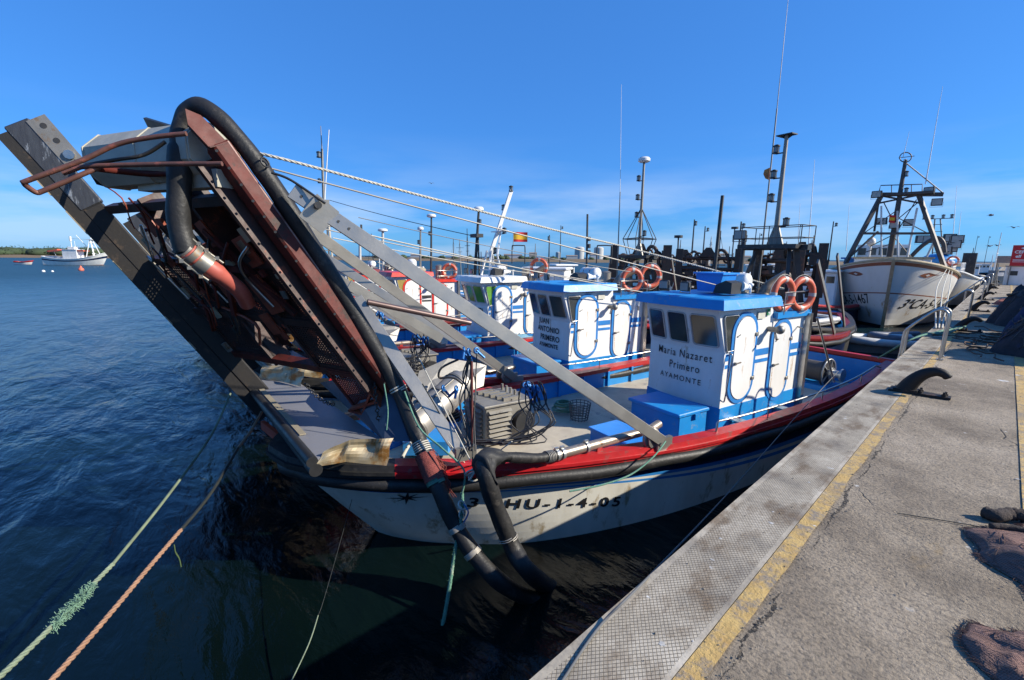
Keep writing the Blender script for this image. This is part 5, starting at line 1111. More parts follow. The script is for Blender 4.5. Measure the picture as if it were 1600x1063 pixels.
    for k in range(5): b.box((cx_-.25+.13*k, cy_-.1+.05*k, 1.475), (.07,.3,.06)); b.cyl((cx_-.3+.14*k,cy_+.28,1.45),(cx_-.3+.14*k,cy_+.28,1.56),.022,n=8)
    b.box((cx_, cy_+.12, 1.46), (.66,.04,.02)); b.build('valve_block', hb)
    BF = mat('blue fitting', (.03,.16,.42), .35, .4)
    for k, (px, py, n_) in enumerate(((835,604,6),(700,610,3),(733,552,5))):
        b = MB(BF)
        for j in range(n_): p = Lw(px+random.uniform(-16,16), py+random.uniform(-9,9), 5.9); b.torus(p, V(random.random(),random.random(),.2), .035, .014, 12, 6); b.cyl(p, p+V(random.uniform(-.1,.1),random.uniform(-.1,.1),-.1), .018, n=7)
        b.build('hose_fitting', root)
    HM = mat('hydraulic hose', (.022,.022,.024), .45); b = MB(HM)
    for k in range(15):
        x0 = 828+random.uniform(-14,22); q = [Lw(x0,602+random.uniform(-8,8),5.9), Lw(x0+random.uniform(-10,14),630,5.95), Lw(x0+random.uniform(-30,25),660,5.9), Lw(x0-random.uniform(-14,40),685+random.uniform(-6,8),5.85), Lw(790-random.uniform(0,70),692+random.uniform(-6,6),5.75)]; b.tube(smooth_pts(q, 5), .009, 6)
    for k in range(6):
        x0 = 733; q = [Lw(x0+random.uniform(-6,6),556,5.5), Lw(x0+random.uniform(-14,10),590,5.5), Lw(x0+random.uniform(-16,10),630,5.4), Lw(x0+random.uniform(-8,14),680,5.3), Lw(x0+random.uniform(-6,10),705,5.2)]; b.tube(smooth_pts(q, 5), .009, 6)
    b.build('hydraulic_hoses', root)['kind'] = 'stuff'
    b = MB(RUST); b.tube([Lw(737,565,5.5), Lw(738,700,5.25)], .016, 7); b.build('rusty_rod', root)
    # water pipe along the rail with its clamps
    b = MB(mat('pump pipe', (.36,.31,.26), .4, .6, col2=(.28,.23,.18), scale=5, rust=(.16,.09,.06), rscale=5, ramt=.22)); a, c = Lx(866,712,1.62), Lx(1015,672,1.62); b.tube([a, c, c+V(-.05,.25,.03)], .062, 16); b.build('water_pipe', root)
    b = MB(ALU)
    for q in (.02,.07,.30): p = a.lerp(c,q); d = (c-a).normalized(); b.cyl(p-d*.02, p+d*.02, .078, n=16); b.box(p+V(0,0,.085), (.03,.06,.03))
    b.build('hose_clamp', root)
    b = MB(RED); p = a.lerp(c,.42); b.prism([p+V(.02,-.06,-.2), p+V(.02,.06,-.2), p+V(.02,.04,-.03), p+V(.02,-.04,-.03)], (.03,0,0)); b.build('pipe_bracket', root)
    # odds and ends on the foredeck
    b = MB(BLUE); b.prism([Lz(630,712,.78), Lz(700,712,.78), Lz(720,670,.78), Lz(650,665,.78)], (0,0,.22)); b.build('deck_plinth', root)
    b = MB(ROPEW); b.tube(smooth_pts([Lz(628,716,1.35), Lz(640,695,1.25), Lz(655,680,1.1), Lz(668,690,.95), Lz(690,700,.9)], 5), .022, 7); b.build('pale_hose', root)
    b = MB(ROPEG); c_ = Lz(880,640,.80)
    for k in range(9): b.torus(c_+V(random.uniform(-.03,.03), random.uniform(-.03,.03), .02*k), V(random.uniform(-.08,.08), random.uniform(-.08,.08), 1), .20-.008*k, .016, 22, 6)
    b.build('rope_coil', root)
    b = MB(ROPEK); c_ = Lz(700,655,.98)
    for k in range(11): b.torus(c_+V(random.uniform(-.05,.05), random.uniform(-.05,.05), .018*k), V(random.uniform(-.15,.15), random.uniform(-.15,.15), 1), .22-.01*k, .018, 22, 6)
    b.build('rope_coil', root)
    b = MB(mat('basket grey', (.12,.12,.11), .7)); c_ = Lz(905,655,.74)
    for k in range(7): b.torus(c_+V(0,0,.02+.05*k), V(0,0,1), .16+.008*k, .008, 20, 5)
    for k in range(16): an = k*PI/8; b.cyl(c_+V(math.cos(an)*.16,math.sin(an)*.16,.0), c_+V(math.cos(an)*.21,math.sin(an)*.21,.33), .007, n=5)
    b.build('basket', root)
    # chain hanging from the ramp
    b = MB(DSTEEL); A, B_ = Lw(585,600,5.4), Lw(592,665,5.5)
    for k in range(12): f = k/11; b.torus(A.lerp(B_, f), V(1,0,0) if k % 2 else V(0,1,0), .022, .007, 10, 5)
    A, B_ = Lw(478,600,6.1), Lw(520,632,6.0); 
    for k in range(14): f = k/13; b.torus(A.lerp(B_, f)-V(0,0,.06*4*f*(1-f)), V(1,0,0) if k % 2 else V(0,.3,1), .022, .007, 10, 5)
    b.build('chain', root)['kind'] = 'stuff'
for rt in (boat1, boat2, boat3): bow_gear(rt)
b = MB(RED); b.grid(lambda u, v: Lz(408+58*u, 668+42*u-10*v*(1-u*.3), 1.18+.14*v), 6, 1, False); p = [Lz(408,668,1.15), Lz(466,710,1.15)]; 
b = MB(mat('orange red fender board', (.50,.06,.025), .5)); b.beam(Lz(411,664,1.22), Lz(466,708,1.22), .06, .13); b.build('bow_board', boat1)
# ---------------------------------------------------------------- hoses (things of their own)
def wl(p): return M1 @ p
q = [Lx(292,394,.38), Lx(280,350,.36), Lx(280,300,.35), Lx(281,240,.34), Lx(283,205,.34), Lx(293,178,.36), Lx(310,167,.42), Lx(336,180,.50), Lx(378,224,.56), Lx(425,288,.58), Lx(475,365,.58), Lx(526,445,.60), Lx(577,530,.62), Lx(618,600,.72), Lx(640,650,.92), Lx(664,712,1.22), Lx(688,770,1.5), Lx(712,822,1.68), Lx(742,868,1.9), Lx(782,910,2.15), Lz(828,936,-.02), Lz(880,952,-.3)]
sp = [wl(p) for p in smooth_pts(q, 6)]
t = thing('suction_hose', 'thick black rubber hose looped over the dredge runner and hanging down into the water', 'hose', sp[0])
b = MB(RUBBER); n = len(sp); rs = [.090+.003*math.sin(i*.9) + (.012 if i < 20 else -.006 if i < 52 else 0) for i in range(n)]; b.tube(sp, rs, 20); b.build('hose', t, True)
def wrap(name, m, i0, i1, R, r, turns, parent, path, rs_=None, world=True):
    b = MB(m); pts = []; N_ = int(turns*14)
    for k in range(N_+1):
        f = i0+(i1-i0)*k/N_; i = int(f); tt = f-i; p = path[i].lerp(path[min(i+1, len(path)-1)], tt); d = (path[min(i+1, len(path)-1)]-path[i]).normalized(); u = d.cross(V(.2,.9,.1)).normalized(); w_ = d.cross(u); a = 2*PI*turns*k/N_; pts.append(p+(u*math.cos(a)+w_*math.sin(a))*R)
    b.tube(pts, r, 6); return b.build(name, parent, world)
wrap('white_lashing', ROPEW, 78.5, 79.3, .092, .010, 2, t, sp); wrap('white_lashing', ROPEW, 88.0, 89.5, .094, .008, 5, t, sp)
wrap('wire_lashing', CABLE, 102, 102.9, .097, .008, 5, t, sp); wrap('wire_lashing', CABLE, 107, 107.9, .097, .008, 5, t, sp)
b = MB(ROPEM); 
pa = wrap('twine_binding', ROPEM, 89.8, 94.0, .104, .014, 16, t, sp)
b = MB(ROPEM)
for k in range(70):
    i = random.uniform(89.5, 93.5); p = sp[int(i)]; s_ = V(.08,.05,0)+V(random.uniform(-.03,.05), random.uniform(-.03,.06), 0); b.tube([p+s_, p+s_+V(random.uniform(0,.06), random.uniform(.0,.08), -random.uniform(.05,.12)), p+s_+V(random.uniform(0,.09), random.uniform(.02,.12), -random.uniform(.15,.32))], .004, 4)
b.build('frayed_twine', t, True)['kind'] = 'stuff'
wrap('green_lashing', ROPEG, 93.9, 94.6, .10, .010, 3, t, sp)
q = [Lx(872,711,1.62), Lx(840,716,1.66), Lx(800,715,1.72), Lx(772,714,1.78), Lx(757,722,1.86), Lx(760,745,1.95), Lx(772,785,1.98), Lx(788,825,2.03), Lx(803,860,2.12), Lx(826,893,2.3), Lz(856,916,-.02), Lz(900,935,-.3)]
sp2 = [wl(p) for p in smooth_pts(q, 6)]
t = thing('suction_hose', 'shorter black rubber hose bent over the red gunwale amidships and dropping into the water', 'hose', sp2[0])
b = MB(RUBBER); b.tube(sp2, [.062+.004*math.sin(i*.8)+(.035 if i > 22 else 0) for i in range(len(sp2))], 18); b.build('hose', t, True)
b = MB(mat('crumpled rubber', (.016,.016,.017), .6, col2=(.03,.03,.03), scale=7, bump=.6, bscale=12, spec=.3))
def pf(u, v):
    a = 2*PI*v; ii_ = 15+u*17; c0 = sp2[int(ii_)].lerp(sp2[min(int(ii_)+1,len(sp2)-1)], ii_-int(ii_)); R_ = (.125+.02*math.sin(3*a+u*5)+.05*noise.noise(V(u*4, math.cos(a)*2, math.sin(a)*2)))*(1.0-.25*abs(u-.4)); d = (sp2[31]-sp2[16]).normalized(); uu = d.orthogonal().normalized(); w_ = d.cross(uu); return c0+(uu*math.cos(a)+w_*math.sin(a))*R_
b.grid(pf, 22, 22, True); b.build('rubber_sleeve', t, True)
wrap('wire_lashing', CABLE, 44, 45, .105, .006, 2, t, sp2); wrap('wire_lashing', CABLE, 2, 4, .072, .006, 5, t, sp2)
# ---------------------------------------------------------------- cables and ropes
def wrope(name, label, pts, r, m, k=6, cat='rope', group=None, tw=False, pitch=.12):
    b = MB(m); P_ = smooth_pts(pts, k)
    if tw: twist(b, P_, r, 3, pitch)
    else: b.tube(P_, r, 8)
    o = b.build(name); return tag(o, label, cat, group)
HD = M1 @ Lx(396,238,.55)
wrope('steel_cable', 'thickest pale cable, uppermost line from the dredge head over the cabins', [HD]+sag(W(470,256,4.6), W(1000,392,8.6), .02, 3)+[W(1228,452,9.3)], .015, ROPEW, group='cables from the dredge heads to the cabins', cat='cable', tw=True, pitch=.16)
a = W(418,262,4.5); c1 = W(1226,472,9.4); wrope('steel_cable', 'thin cable hooked on a ring, just below the thickest pale one', sag(a, c1, .02), .009, CABLE, cat='cable', group='cables from the dredge heads to the cabins')
wrope('steel_cable', 'short dark cable from the hose to the perforated head plate', [W(424,270,4.4), W(455,282,4.45), W(508,318,4.5)], .012, DSTEEL, cat='cable')
b = MB(DSTEEL); b.torus(W(414,254,4.4), V(.8,.4,.3), .045, .009, 20, 6); tag(b.build('shackle_ring'), 'small steel ring between the black hose and the thin cable', 'ring')
for px0, py0, d0, px1, py1, d1, r, lab, m in ((480,345,7.2, 1035,462,12.2, .012, 'upper of the pale cables reaching from the second dredge over the second cabin', ROPEW),(482,353,7.4, 985,448,12.2, .009, 'lower thin cable from the second dredge over the second cabin', CABLE),(520,372,10.6,865,432,16, .012,'pale cable from the third dredge ending above the white roof', ROPEW),(560,340,9.5, 985,425,11.5, .008,'thin cable from the second boat head plate to its lifebuoys', CABLE),(515,313,20, 745,370,14.6, .012,'slack thin wire from the tall lattice mast to the black radar post', DSTEEL),(590,410,15, 700,446,18.4,.012,'thin cable in front of the bright red cabin roof', CABLE)):
    wrope('steel_cable', lab, sag(W(px0,py0,d0), W(px1,py1,d1), .06), r, m, cat='cable', group='cables from the dredge heads to the cabins')
# ring hook of the upper cable above the roof
b = MB(DSTEEL); b.torus(W(1150,430,9.0), V(.3,-1,.2), .11, .010, 24, 6); tag(b.build('cable_ring'), 'steel ring hanging on the cable above the nearest cabin roof', 'ring')
# mooring lines
g = [Wz(-20,1075,-.9), Wz(60,1000,-1.05), Wz(180,880,-1.3)]
t = thing('mooring_rope', 'pale green mooring rope with a frayed knot, lower left, running up to the dredge', 'rope', g[0])
def at(px, py, d): return W(px, py, d)
GP = [at(-30,1085,3.2), at(60,1000,3.7), at(176,882,4.6), at(262,775,5.7), at(330,680,7.0), at(360,615,8.0)]
b = MB(ROPEP); twist(b, smooth_pts(GP[:3], 8), .022, 3, .16); b.build('bright_length', t, True)
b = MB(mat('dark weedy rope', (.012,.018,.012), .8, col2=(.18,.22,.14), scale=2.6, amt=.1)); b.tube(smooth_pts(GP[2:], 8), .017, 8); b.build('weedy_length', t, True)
b = MB(mat('frayed green', (.13,.25,.17), .9, col2=(.20,.33,.24), scale=20))
for k in range(620):
    f = random.random(); p = at(84,975,3.85).lerp(at(142,918,4.25), f); a = random.uniform(0, 6.28); R_ = .034; u = V(math.cos(a), math.sin(a)*.6, math.sin(a)*.7); b.tube([p+u*R_*.6, p+u*R_*1.2+V(random.uniform(-.03,.03),random.uniform(-.03,.03),random.uniform(-.03,.02)), p+u*R_*random.uniform(1.0,1.9)+V(random.uniform(-.05,.05), random.uniform(-.05,.05), random.uniform(-.05,.03))], .0028, 4)
b.build('frayed_knot', t, True)['kind'] = 'stuff'
OP = [at(70,1075,3.0), at(150,985,3.5), at(230,890,4.1), at(283,828,4.6)]
t = thing('mooring_rope', 'tan orange laid rope stretched over the water, lower left', 'rope', OP[0])
b = MB(ROPEO); twist(b, smooth_pts(OP, 8), .020, 3, .15); b.build('bright_length', t, True)
OP2 = [OP[-1], at(330,770,5.2), at(372,700,6.1)]; b = MB(ROPEK); b.tube(smooth_pts(OP2, 8), .018, 8); b.build('dark_length', t, True)  # middle length of the same rope, coloured black
b = MB(ROPEO); b.tube([at(372,700,6.1), at(392,674,6.5), at(409,644,6.9)], .020, 8); b.build('bright_end', t, True)
b = MB(mat('seaweed', (.06,.10,.03), .8)); 
for k in range(8): p = at(272,852,4.55)+V(random.uniform(-.02,.02),0,0); b.tube(smooth_pts([p, p+V(.03,.0,-.06), p+V(.05+.03*random.random(),.02,-.12), p+V(.10+.04*random.random(),.02,-.17)], 3), .006, 4)
b.build('seaweed', t, True)
HG = [W(722,770,5.1), W(722,800,5.05), W(716,830,5.0), W(708,880,4.95), W(695,960,4.8), W(680,1020,4.7), W(676,1034,4.68)]
t = thing('hanging_rope', 'fuzzy green rope hanging from the black hose down to the water', 'rope', HG[0]); hp = smooth_pts(HG, 8); b = MB(ROPEG); twist(b, hp, .020, 3, .09); b.build('rope', t, True)
b = MB(ROPEG)
for k in range(420):
    p = hp[random.randrange(10, len(hp))]; u = V(random.gauss(0,1), random.gauss(0,1), random.gauss(0,1)).normalized(); b.tube([p+u*.012, p+u*random.uniform(.024,.038)], .002, 3)
b.build('fuzz', t, True)['kind'] = 'stuff'
b = MB(ROPEW); c0 = W(722,790,5.02); b.torus(c0, V(.6,.2,.6), .05, .011, 14, 6); b.torus(c0-V(0,0,.06), V(.2,.7,.3), .045, .010, 14, 6); b.torus(c0-V(0,0,.1), V(.9,.2,.1), .05, .009, 14, 6); b.build('knot', t, True)
b = MB(mat('blue cord', (.05,.2,.45), .7)); b.tube(smooth_pts([c0+V(.03,0,.03), c0+V(.07,.03,-.05), c0+V(.04,.03,-.14), c0+V(.02,0,-.2)], 4), .009, 6); b.build('cord_end', t, True)
b = MB(ROPEG); b.tube(smooth_pts([W(676,1034,4.68), W(674,1060,4.66), W(672,1100,4.64)], 4), .012, 6); b.build('submerged_end', t, True)
wrope('deck_line', 'green rope tied from the head of the gallows leg down to the hanging rope', [W(632,612,5.3), W(655,668,5.2), W(690,700,5.1), W(725,735,5.05), W(722,772,5.08)], .011, ROPEG)
wrope('side_rope', 'dark green rope sagging along the rubber fender of the nearest boat', [M1 @ p for p in (Lx(1040,690,1.98), Lx(1020,715,2.12), Lx(985,742,2.16), Lx(940,758,2.14), Lx(890,768,2.05))], .011, ROPEG)
wrope('stern_line', 'thin grey line from the cabin post over the diamond patterned quay edge', [W(1310,580,8.0), W(1245,650,6.6), W(1190,712,5.4), W(1120,790,4.2), Wz(1010,905,.012), Wz(940,975,.012), Wz(880,1062,.012), Wz(850,1110,.012)], .006, mat('grey cord', (.12,.12,.12), .8))
wrope('thin_line', 'thin dark rope with pale tips at the bottom centre of the water', [W(550,780,5.6), W(528,860,5.0), W(505,940,4.5), W(497,962,4.4)], .0035, ROPEK); 
wrope('thin_line', 'pale end of the thin rope at the bottom centre of the water', [W(497,962,4.4), W(483,1005,4.2), W(455,1065,4.0)], .006, ROPEP)
wrope('lashing_line', 'green cords tying the hose to the gallows leg', [W(600,600,5.2), W(606,640,5.2), W(604,672,5.2)], .008, ROPEG)
for k, (a_, c_) in enumerate((((655,560),(735,720)), ((745,552),(738,720)), ((735,735),(700,690)), ((752,735),(700,640)), ((740,735),(800,690)), ((730,720),(660,600)))):
    wrope('lashing_line', ['thin lashing from the sorting drum down to the folded rubber sleeve','dark vertical lashing beside the hydraulic box','short lashing left of the folded rubber sleeve','long lashing from the sleeve up to the drum','lashing from the sleeve towards the hydraulic hoses','lashing running from the sleeve to the hose on the runner'][k], [W(*a_, 5.6), W(*c_, 5.15)], .007, [ROPEW, ROPEK, ROPEW, CABLE, ROPEW, ROPEK][k])
b = MB(ROPEW)
for k in range(5): b.torus(W(738,740,5.05)+V(random.uniform(-.03,.03), random.uniform(-.03,.03), random.uniform(-.03,.03)), V(random.uniform(-1,1), random.uniform(-1,1), random.uniform(-1,1)), .06, .010, 14, 6)
tag(b.build('rope_knot'), 'off white knot of cord on top of the folded rubber sleeve', 'knot')
# ================================================================ OTHER VESSELS
def U(mat4, px, py, x=None, y=None, d=None):   # local point of a vessel
    M = mat4.inverted(); 
    if d is not None: return M @ W(px, py, d)
    r = M.to_3x3() @ ray(px, py); c = M @ CAM
    return c + r*(((x-c.x)/r.x) if x is not None else ((y-c.y)/r.y))
# ---- the large white trawler berthed ahead along the quay
TLOC = V(-4.15, 31.4, WATER)
tr = thing('trawler', 'large white trawler berthed bow towards us, brown rail and black letters CA-5-1467 on the bow', 'trawler', TLOC, math.radians(9)); TM = PM[tr.name]
TH_ = Hull(S=17.5, top=[(0,.03),(.015,.6),(.05,1.25),(.12,2.05),(.25,2.95),(.45,3.4),(.8,3.35),(1,2.8)], wl=[(0,.02),(.05,.35),(.15,1.2),(.3,2.2),(.5,2.8),(.8,2.8),(1,2.2)],
  zg=[(0,3.85),(2,3.55),(5,3.1),(9,2.7),(14,2.6),(17.5,2.9)], zk=-.5, s00=0, rake=1.7)
TW = mat('trawler white', (.72,.71,.68), .4, col2=(.60,.57,.52), scale=.8, rust=(.4,.27,.14), rscale=1.3, ramt=.12, stretch=(1,1,.4))
BRN = mat('brown rail paint', (.30,.09,.04), .5); TAN = mat('tan cap', (.42,.33,.2), .6)
TH_.build(tr, [(.03,TW),(.07,BRN),(.40,TW),(.415,BRN),(.84,TW),(1.0,BLACK)], capm=TAN, inner=TW, deckz=2.3, deckm=GREY, fender=False, capw=.2, caph=.04)
b = MB(mat('rusty stem', (.45,.33,.2), .6, col2=(.2,.1,.05), scale=2.2, amt=.9)); 
for i in range(10): k0, k1 = i/10, (i+1)/10; b.beam(TH_.P(1,0,k0)*1+V(-.03,-.02,0), TH_.P(1,0,k1)+V(-.03,-.02,0), .16, .10, V(0,1,0))
b.build('stem', tr)
def hull_text(root, H, side, txt, size, y0, y1, z, zs=1.0, skew=0, m=INK, zsl=0.0):
    vs, fs = text_geo(txt, size, bold=.008, skew=skew); xs = [p.x for p in vs]; lo, hi = min(xs), max(xs); o = []
    for p in vs: f = (p.x-lo)/(hi-lo); y = y0+(y1-y0)*f; o.append(H.sz(side, y, z+p.y*zs+zsl*f, .015))
    b = MB(m); b.add(o, fs); b.build('registration', root)
def proj(p): r = p-CAM; return 800+FPX*r.dot(CX)/r.dot(FW), 531.5-FPX*r.dot(CY)/r.dot(FW)
def find_y(side, px, z):
    best = None
    for i in range(400):
        y = 1.5+i*.03; q = proj(TM @ TH_.sz(side, y, z)); 
        if best is None or abs(q[0]-px) < best[0]: best = (abs(q[0]-px), y)
    return best[1]
ya, yb2 = find_y(-1, 1311, 1.2), find_y(-1, 1364, 1.4); yc, yd = find_y(1, 1403, 1.3), find_y(1, 1475, 1.3)
print('text y', ya, yb2, yc, yd)
hull_text(tr, TH_, -1, '3ªCA-5-1467', .85, ya, yb2, .95, .9, .15, zsl=.42); hull_text(tr, TH_, 1, '3ªCA-5-1467', .85, yc, yd, 1.15, .9, .25, zsl=-.15)
for side in (-1, 1):
    b = MB(BRN); o = [TH_.sz(side, 1.2+.9*q[0], 3.0+.28*q[1], .02) for q in ((0,0),(.2,.35),(.5,.5),(.8,.3),(1.1,.15),(1.5,.1),(1.1,-.05),(.8,-.3),(.5,-.45),(.2,-.3))]; b.add(o, [tuple(range(10))]); 
    o = [TH_.sz(side, 1.2+.9*q[0], 3.0+.28*q[1], .03) for q in ((.35,0),(.5,.22),(.65,0),(.5,-.22))]; b.use(TW); b.add(o, [(0,1,2,3)]); b.build('hawse_mark', tr)
# foredeck breakwater and low wheelhouse
b = MB(TW); b.box((0,6.5,3.15), (3.6,5.0,1.5), bev=.05); b.build('foredeck_house', tr); b = MB(TAN); b.box((0,6.5,3.94),(3.8,5.2,.1)); b.build('house_roof', tr)
b = MB(TW); b.box((-.4,13,3.6), (3.0,3.4,2.6), bev=.05); wh = b.build('wheelhouse', tr)
for k in range(5): b = MB(GLASS); b.box((-1.6+.6*k,11.28,4.4),(.45,.03,.5)); b.build('window', wh)
b = MB(BLUE); b.box((-1.9,9.5,3.9), (1.6,1.6,.12)); b.box((-1.9,9.5,3.4), (1.2,1.3,.9)); b.build('net_bin', tr)
# A-frame gallows with crow platform
DK = mat('dark mast paint', (.045,.042,.04), .5, .2, col2=(.09,.07,.06), scale=2)
def tp(px, py, y=6.0): return U(TM, px, py, y=y)
PL0, PR0 = tp(1378,304), tp(1464,304)
b = MB(DK)
for a, c, w_ in ((tp(1321,412,5), PL0, .2), (tp(1480,430,5), tp(1436,306), .2), (tp(1366,362), tp(1374,306), .12), (tp(1345,365,5.5), tp(1452,365,5.5), .14), (tp(1378,304), tp(1474,304), .22), (tp(1372,362), tp(1330,400,5), .09), (tp(1406,306), tp(1398,365), .2), (tp(1376,306), tp(1440,318), .1), (tp(1440,304), tp(1372,318), .1)): b.beam(a, c, w_, w_)
b.box(tp(1420,303), (2.2,.8,.14)); b.build('a_frame', tr)
b = MB(DK); b.tube([tp(1388,412), tp(1402,330), tp(1415,250)], [.17,.14,.09], 10); b.build('mast', tr)
b = MB(DK)
for z in (0, ): 
    pts = [tp(1374,298), tp(1376,290), tp(1441,288), tp(1441,300)]; b.tube(pts, .03, 6); 
    for px in (1393, 1410, 1424): b.cyl(tp(px,302), tp(px,289), .025, n=5)
b.build('platform_rail', tr)
b = MB(DK); b.torus(tp(1415,246), V(.4,-1,.25), .30, .03, 24, 6); b.cyl(tp(1404,247), tp(1429,244), .02, n=5); b.build('direction_finder', tr)
b = MB(PLW); b.cyl(tp(1414,253), tp(1414.5,249), .08); b.build('masthead_light', tr)
b = MB(CABLE); b.cyl(tp(1417,256), tp(1475,303), .035, n=6); b.build('stay', tr)
for a, c, r in (((1446,288),(1473,135),.03),((1411,246),(1421,205),.02)): b = MB(PLW); b.tube([tp(*a), tp(*c)], [r, r*.3], 6); b.build('whip_antenna', tr)
b = MB(mat('white spar', (.6,.6,.58), .4)); 
b.cyl(tp(1377,412,5.5), tp(1377,322,5.5), .05, n=7); b.build('spar', tr)
for a, c in (((1415,412),(1433,325)), ((1440,418),(1462,372)), ((1403,412),(1402,330))): b = MB(mat('white spar')if 0 else MT['white spar']); b.cyl(tp(*a, 5.5), tp(*c, 5.5), .055, n=7); b.build('spar', tr)
b = MB(DK)
for a, c in (((1400,330),(1345,368)),((1400,345),(1440,312)),((1402,340),(1450,365)),((1398,372),(1430,410)),((1400,365),(1360,385)),((1396,380),(1350,395)),((1432,312),(1400,365)),((1380,315),(1395,345))): b.cyl(tp(*a, 5.7), tp(*c, 5.7), .03, n=5)
b.build('rigging', tr)
for px, py in ((1398,352),(1420,348),(1378,346),(1452,298),(1370,304),(1464,316)): floodlight(tr, tp(px,py,5.8), random.uniform(-.5,.5), 2.6)
b = MB(PLW); q = tp(1361,378,7); b.cyl(q, q+V(0,0,-1.2), .07); b.ball(q, (.26,.26,.3)); b.build('radar_dome', tr)
for px, py in ((1414,272),(1414,298)): lantern(tr, tp(px+2,py), tp(px,py+2), 2.0)
b = MB(FR); q = tp(1390,336,5.6); b.prism([q, q+V(.3,0,-.05), q+V(.3,0,-.5), q+V(0,0,-.45)], (0,.01,0)); b.use(YEL); b.prism([q+V(.02,-.01,-.15), q+V(.28,-.01,-.18), q+V(.28,-.01,-.36), q+V(.02,-.01,-.32)], (0,.005,0)); b.build('ensign', tr)
for px in (1472,1482,1492): wrope('mooring_line', ['pale mooring line from the trawler bow, left one of three','pale mooring line from the trawler bow, middle one of three','pale mooring line from the trawler bow, right one of three'][(px-1472)//10], [TM @ TH_.P(1,.16+.02*(px-1472)/10,.02), W(px-8,450,19), Wz(1462+(px-1472)*.5,513,.02)], .018, ROPEW)
for k in range(5): wrope('quay_rope', 'green mooring rope crossing the quay edge to the second hook bollard', [Wz(1372+k*6,560-k*3,-.5), Wz(1425+4*k,530-k*2,.02), Wz(1475,516+k*1.5,.03), V(-.55+.02*k,14.75,.12)], .016, ROPEG if k != 3 else ROPEK, group='green ropes round the second hook bollard')
# ---- small craft between the raft and the trawler
def dinghy(loc, rz, label, m, tubes=False, L_=3.4, Wd=.8, motor=True, rim=None):
    t = thing('dinghy', label, 'dinghy', loc, rz); h = Hull(S=L_, top=[(0,.03),(.06,.3),(.2,.6*Wd/.8),(.5,Wd),(1,Wd*.9)], wl=[(0,.02),(.2,.35),(.5,.6),(1,.6)], zg=[(0,.62),(L_*.5,.46),(L_,.46)], zk=-.12, s00=0, rake=.45)
    h.build(t, [(1.0, m)], nu=24, capm=rim or m, inner=m, deckz=.15, deckm=DECK, fender=False, capw=.08, caph=.03, name='hull')
    if tubes:
        b = MB(m); pts = []
        for s_ in (1,-1):
            for i in range(13): u = (1-i/12) if s_ > 0 else i/12; p = h.P(s_, u, .05); pts.append(p)
        b.tube(pts, .17, 12); b.build('float_tube', t)
    for y in (.45*L_, .75*L_): b = MB(WOOD if not tubes else GREY); b.box((0,y,.36), (Wd*1.7,.22,.04)); b.build('thwart', t)
    if motor: b = MB(BLACK); b.box((0,L_+.12,.62), (.28,.34,.36), bev=.06); b.cyl((0,L_+.1,.5),(0,L_+.12,-.1), .06); b.build('outboard', t)
    return t
p = Wz(1318,532,WATER+.3); dinghy((p.x,p.y-1.2,WATER), math.radians(-42), 'white inflatable dinghy with rounded tube moored below the bow of the white trawler', mat('hypalon white', (.6,.6,.58), .5), True, 3.8, .85)
p = Wz(1392,532,WATER+.3); dinghy((p.x-.4,p.y-1.4,WATER), math.radians(-30), 'dark grey dinghy with an outboard moored beside the quay wall below the trawler', mat('hypalon grey', (.13,.14,.17), .5), True, 3.4, .8)
b = MB(RED); 
# ---- second trawler behind, blue roofed wheelhouse
T2 = V(-3.7, 49.5, WATER); t2 = thing('trawler', 'white trawler with blue wheelhouse roof and banks of floodlights, behind the large one', 'trawler', T2, 0); M2 = PM[t2.name]
TH2 = Hull(S=15, top=[(0,.03),(.02,.5),(.1,1.5),(.3,2.3),(1,2.2)], wl=[(0,.02),(.1,.6),(.3,1.8),(1,2)], zg=[(0,3.2),(4,2.4),(15,2.2)], zk=-.4, s00=0, rake=1.5)
TH2.build(t2, [(.8,TW),(1,BLACK)], nu=30, capm=TW, inner=TW, deckz=1.8, deckm=GREY, fender=False)
def t2p(px, py, y=4): return U(M2, px, py, y=y)
a, c = t2p(1425,440), t2p(1497,412); cx_ = (a.x+c.x)/2; wd = abs(c.x-a.x)*.8; zt = t2p(1460,407).z
b = MB(TW); b.box((cx_,6,(1.8+zt)/2), (wd,3.6,zt-1.8), bev=.1); wh = b.build('wheelhouse', t2)
b = MB(BLUE); b.ball((cx_,6,zt), (wd*.58,2.0,.62), 20, 8); b.build('roof', t2)
for k in range(4): b = MB(GLASS); b.box((cx_-wd*.36+wd*.24*k,4.18,zt-.75),(wd*.17,.05,.62)); b.build('window', wh)
b = MB(WHITE)
for z in (2.6,3.1,3.6): b.tube([(cx_+wd*.5,3,z),(cx_+wd*.75,3,z),(cx_+wd*.75,8,z)], .03, 5)
for y in (3,4.2,5.4,6.6,8): b.cyl((cx_+wd*.75,y,2.2),(cx_+wd*.75,y,3.6),.03,n=5)
b.build('hand_rail', t2)
for px, py in ((1440,374),(1452,374),(1474,376),(1484,372),(1492,382),(1496,374),(1486,388),(1478,392)): floodlight(t2, t2p(px,py,5), random.uniform(-.4,.9), 4.2)
b = MB(GREY)
for dx in (-.35,.35): b.cyl(t2p(1465,400,6)+V(dx,0,0), t2p(1465,342,6)+V(dx*.5,0,0), .05, n=6)
for k in range(5): q = t2p(1465,395-11*k,6); b.beam(q-V(.3,0,0), q+V(.3,0,0), .05,.05)
q = t2p(1465,342,6); b.beam(q-V(.9,0,0), q+V(.9,0,0), .06,.06); b.build('lattice_mast', t2)
for dx in (-.9,-.35,.35,.9): lantern(t2, q+V(dx,0,.15), q+V(dx,0,0), 2.2)
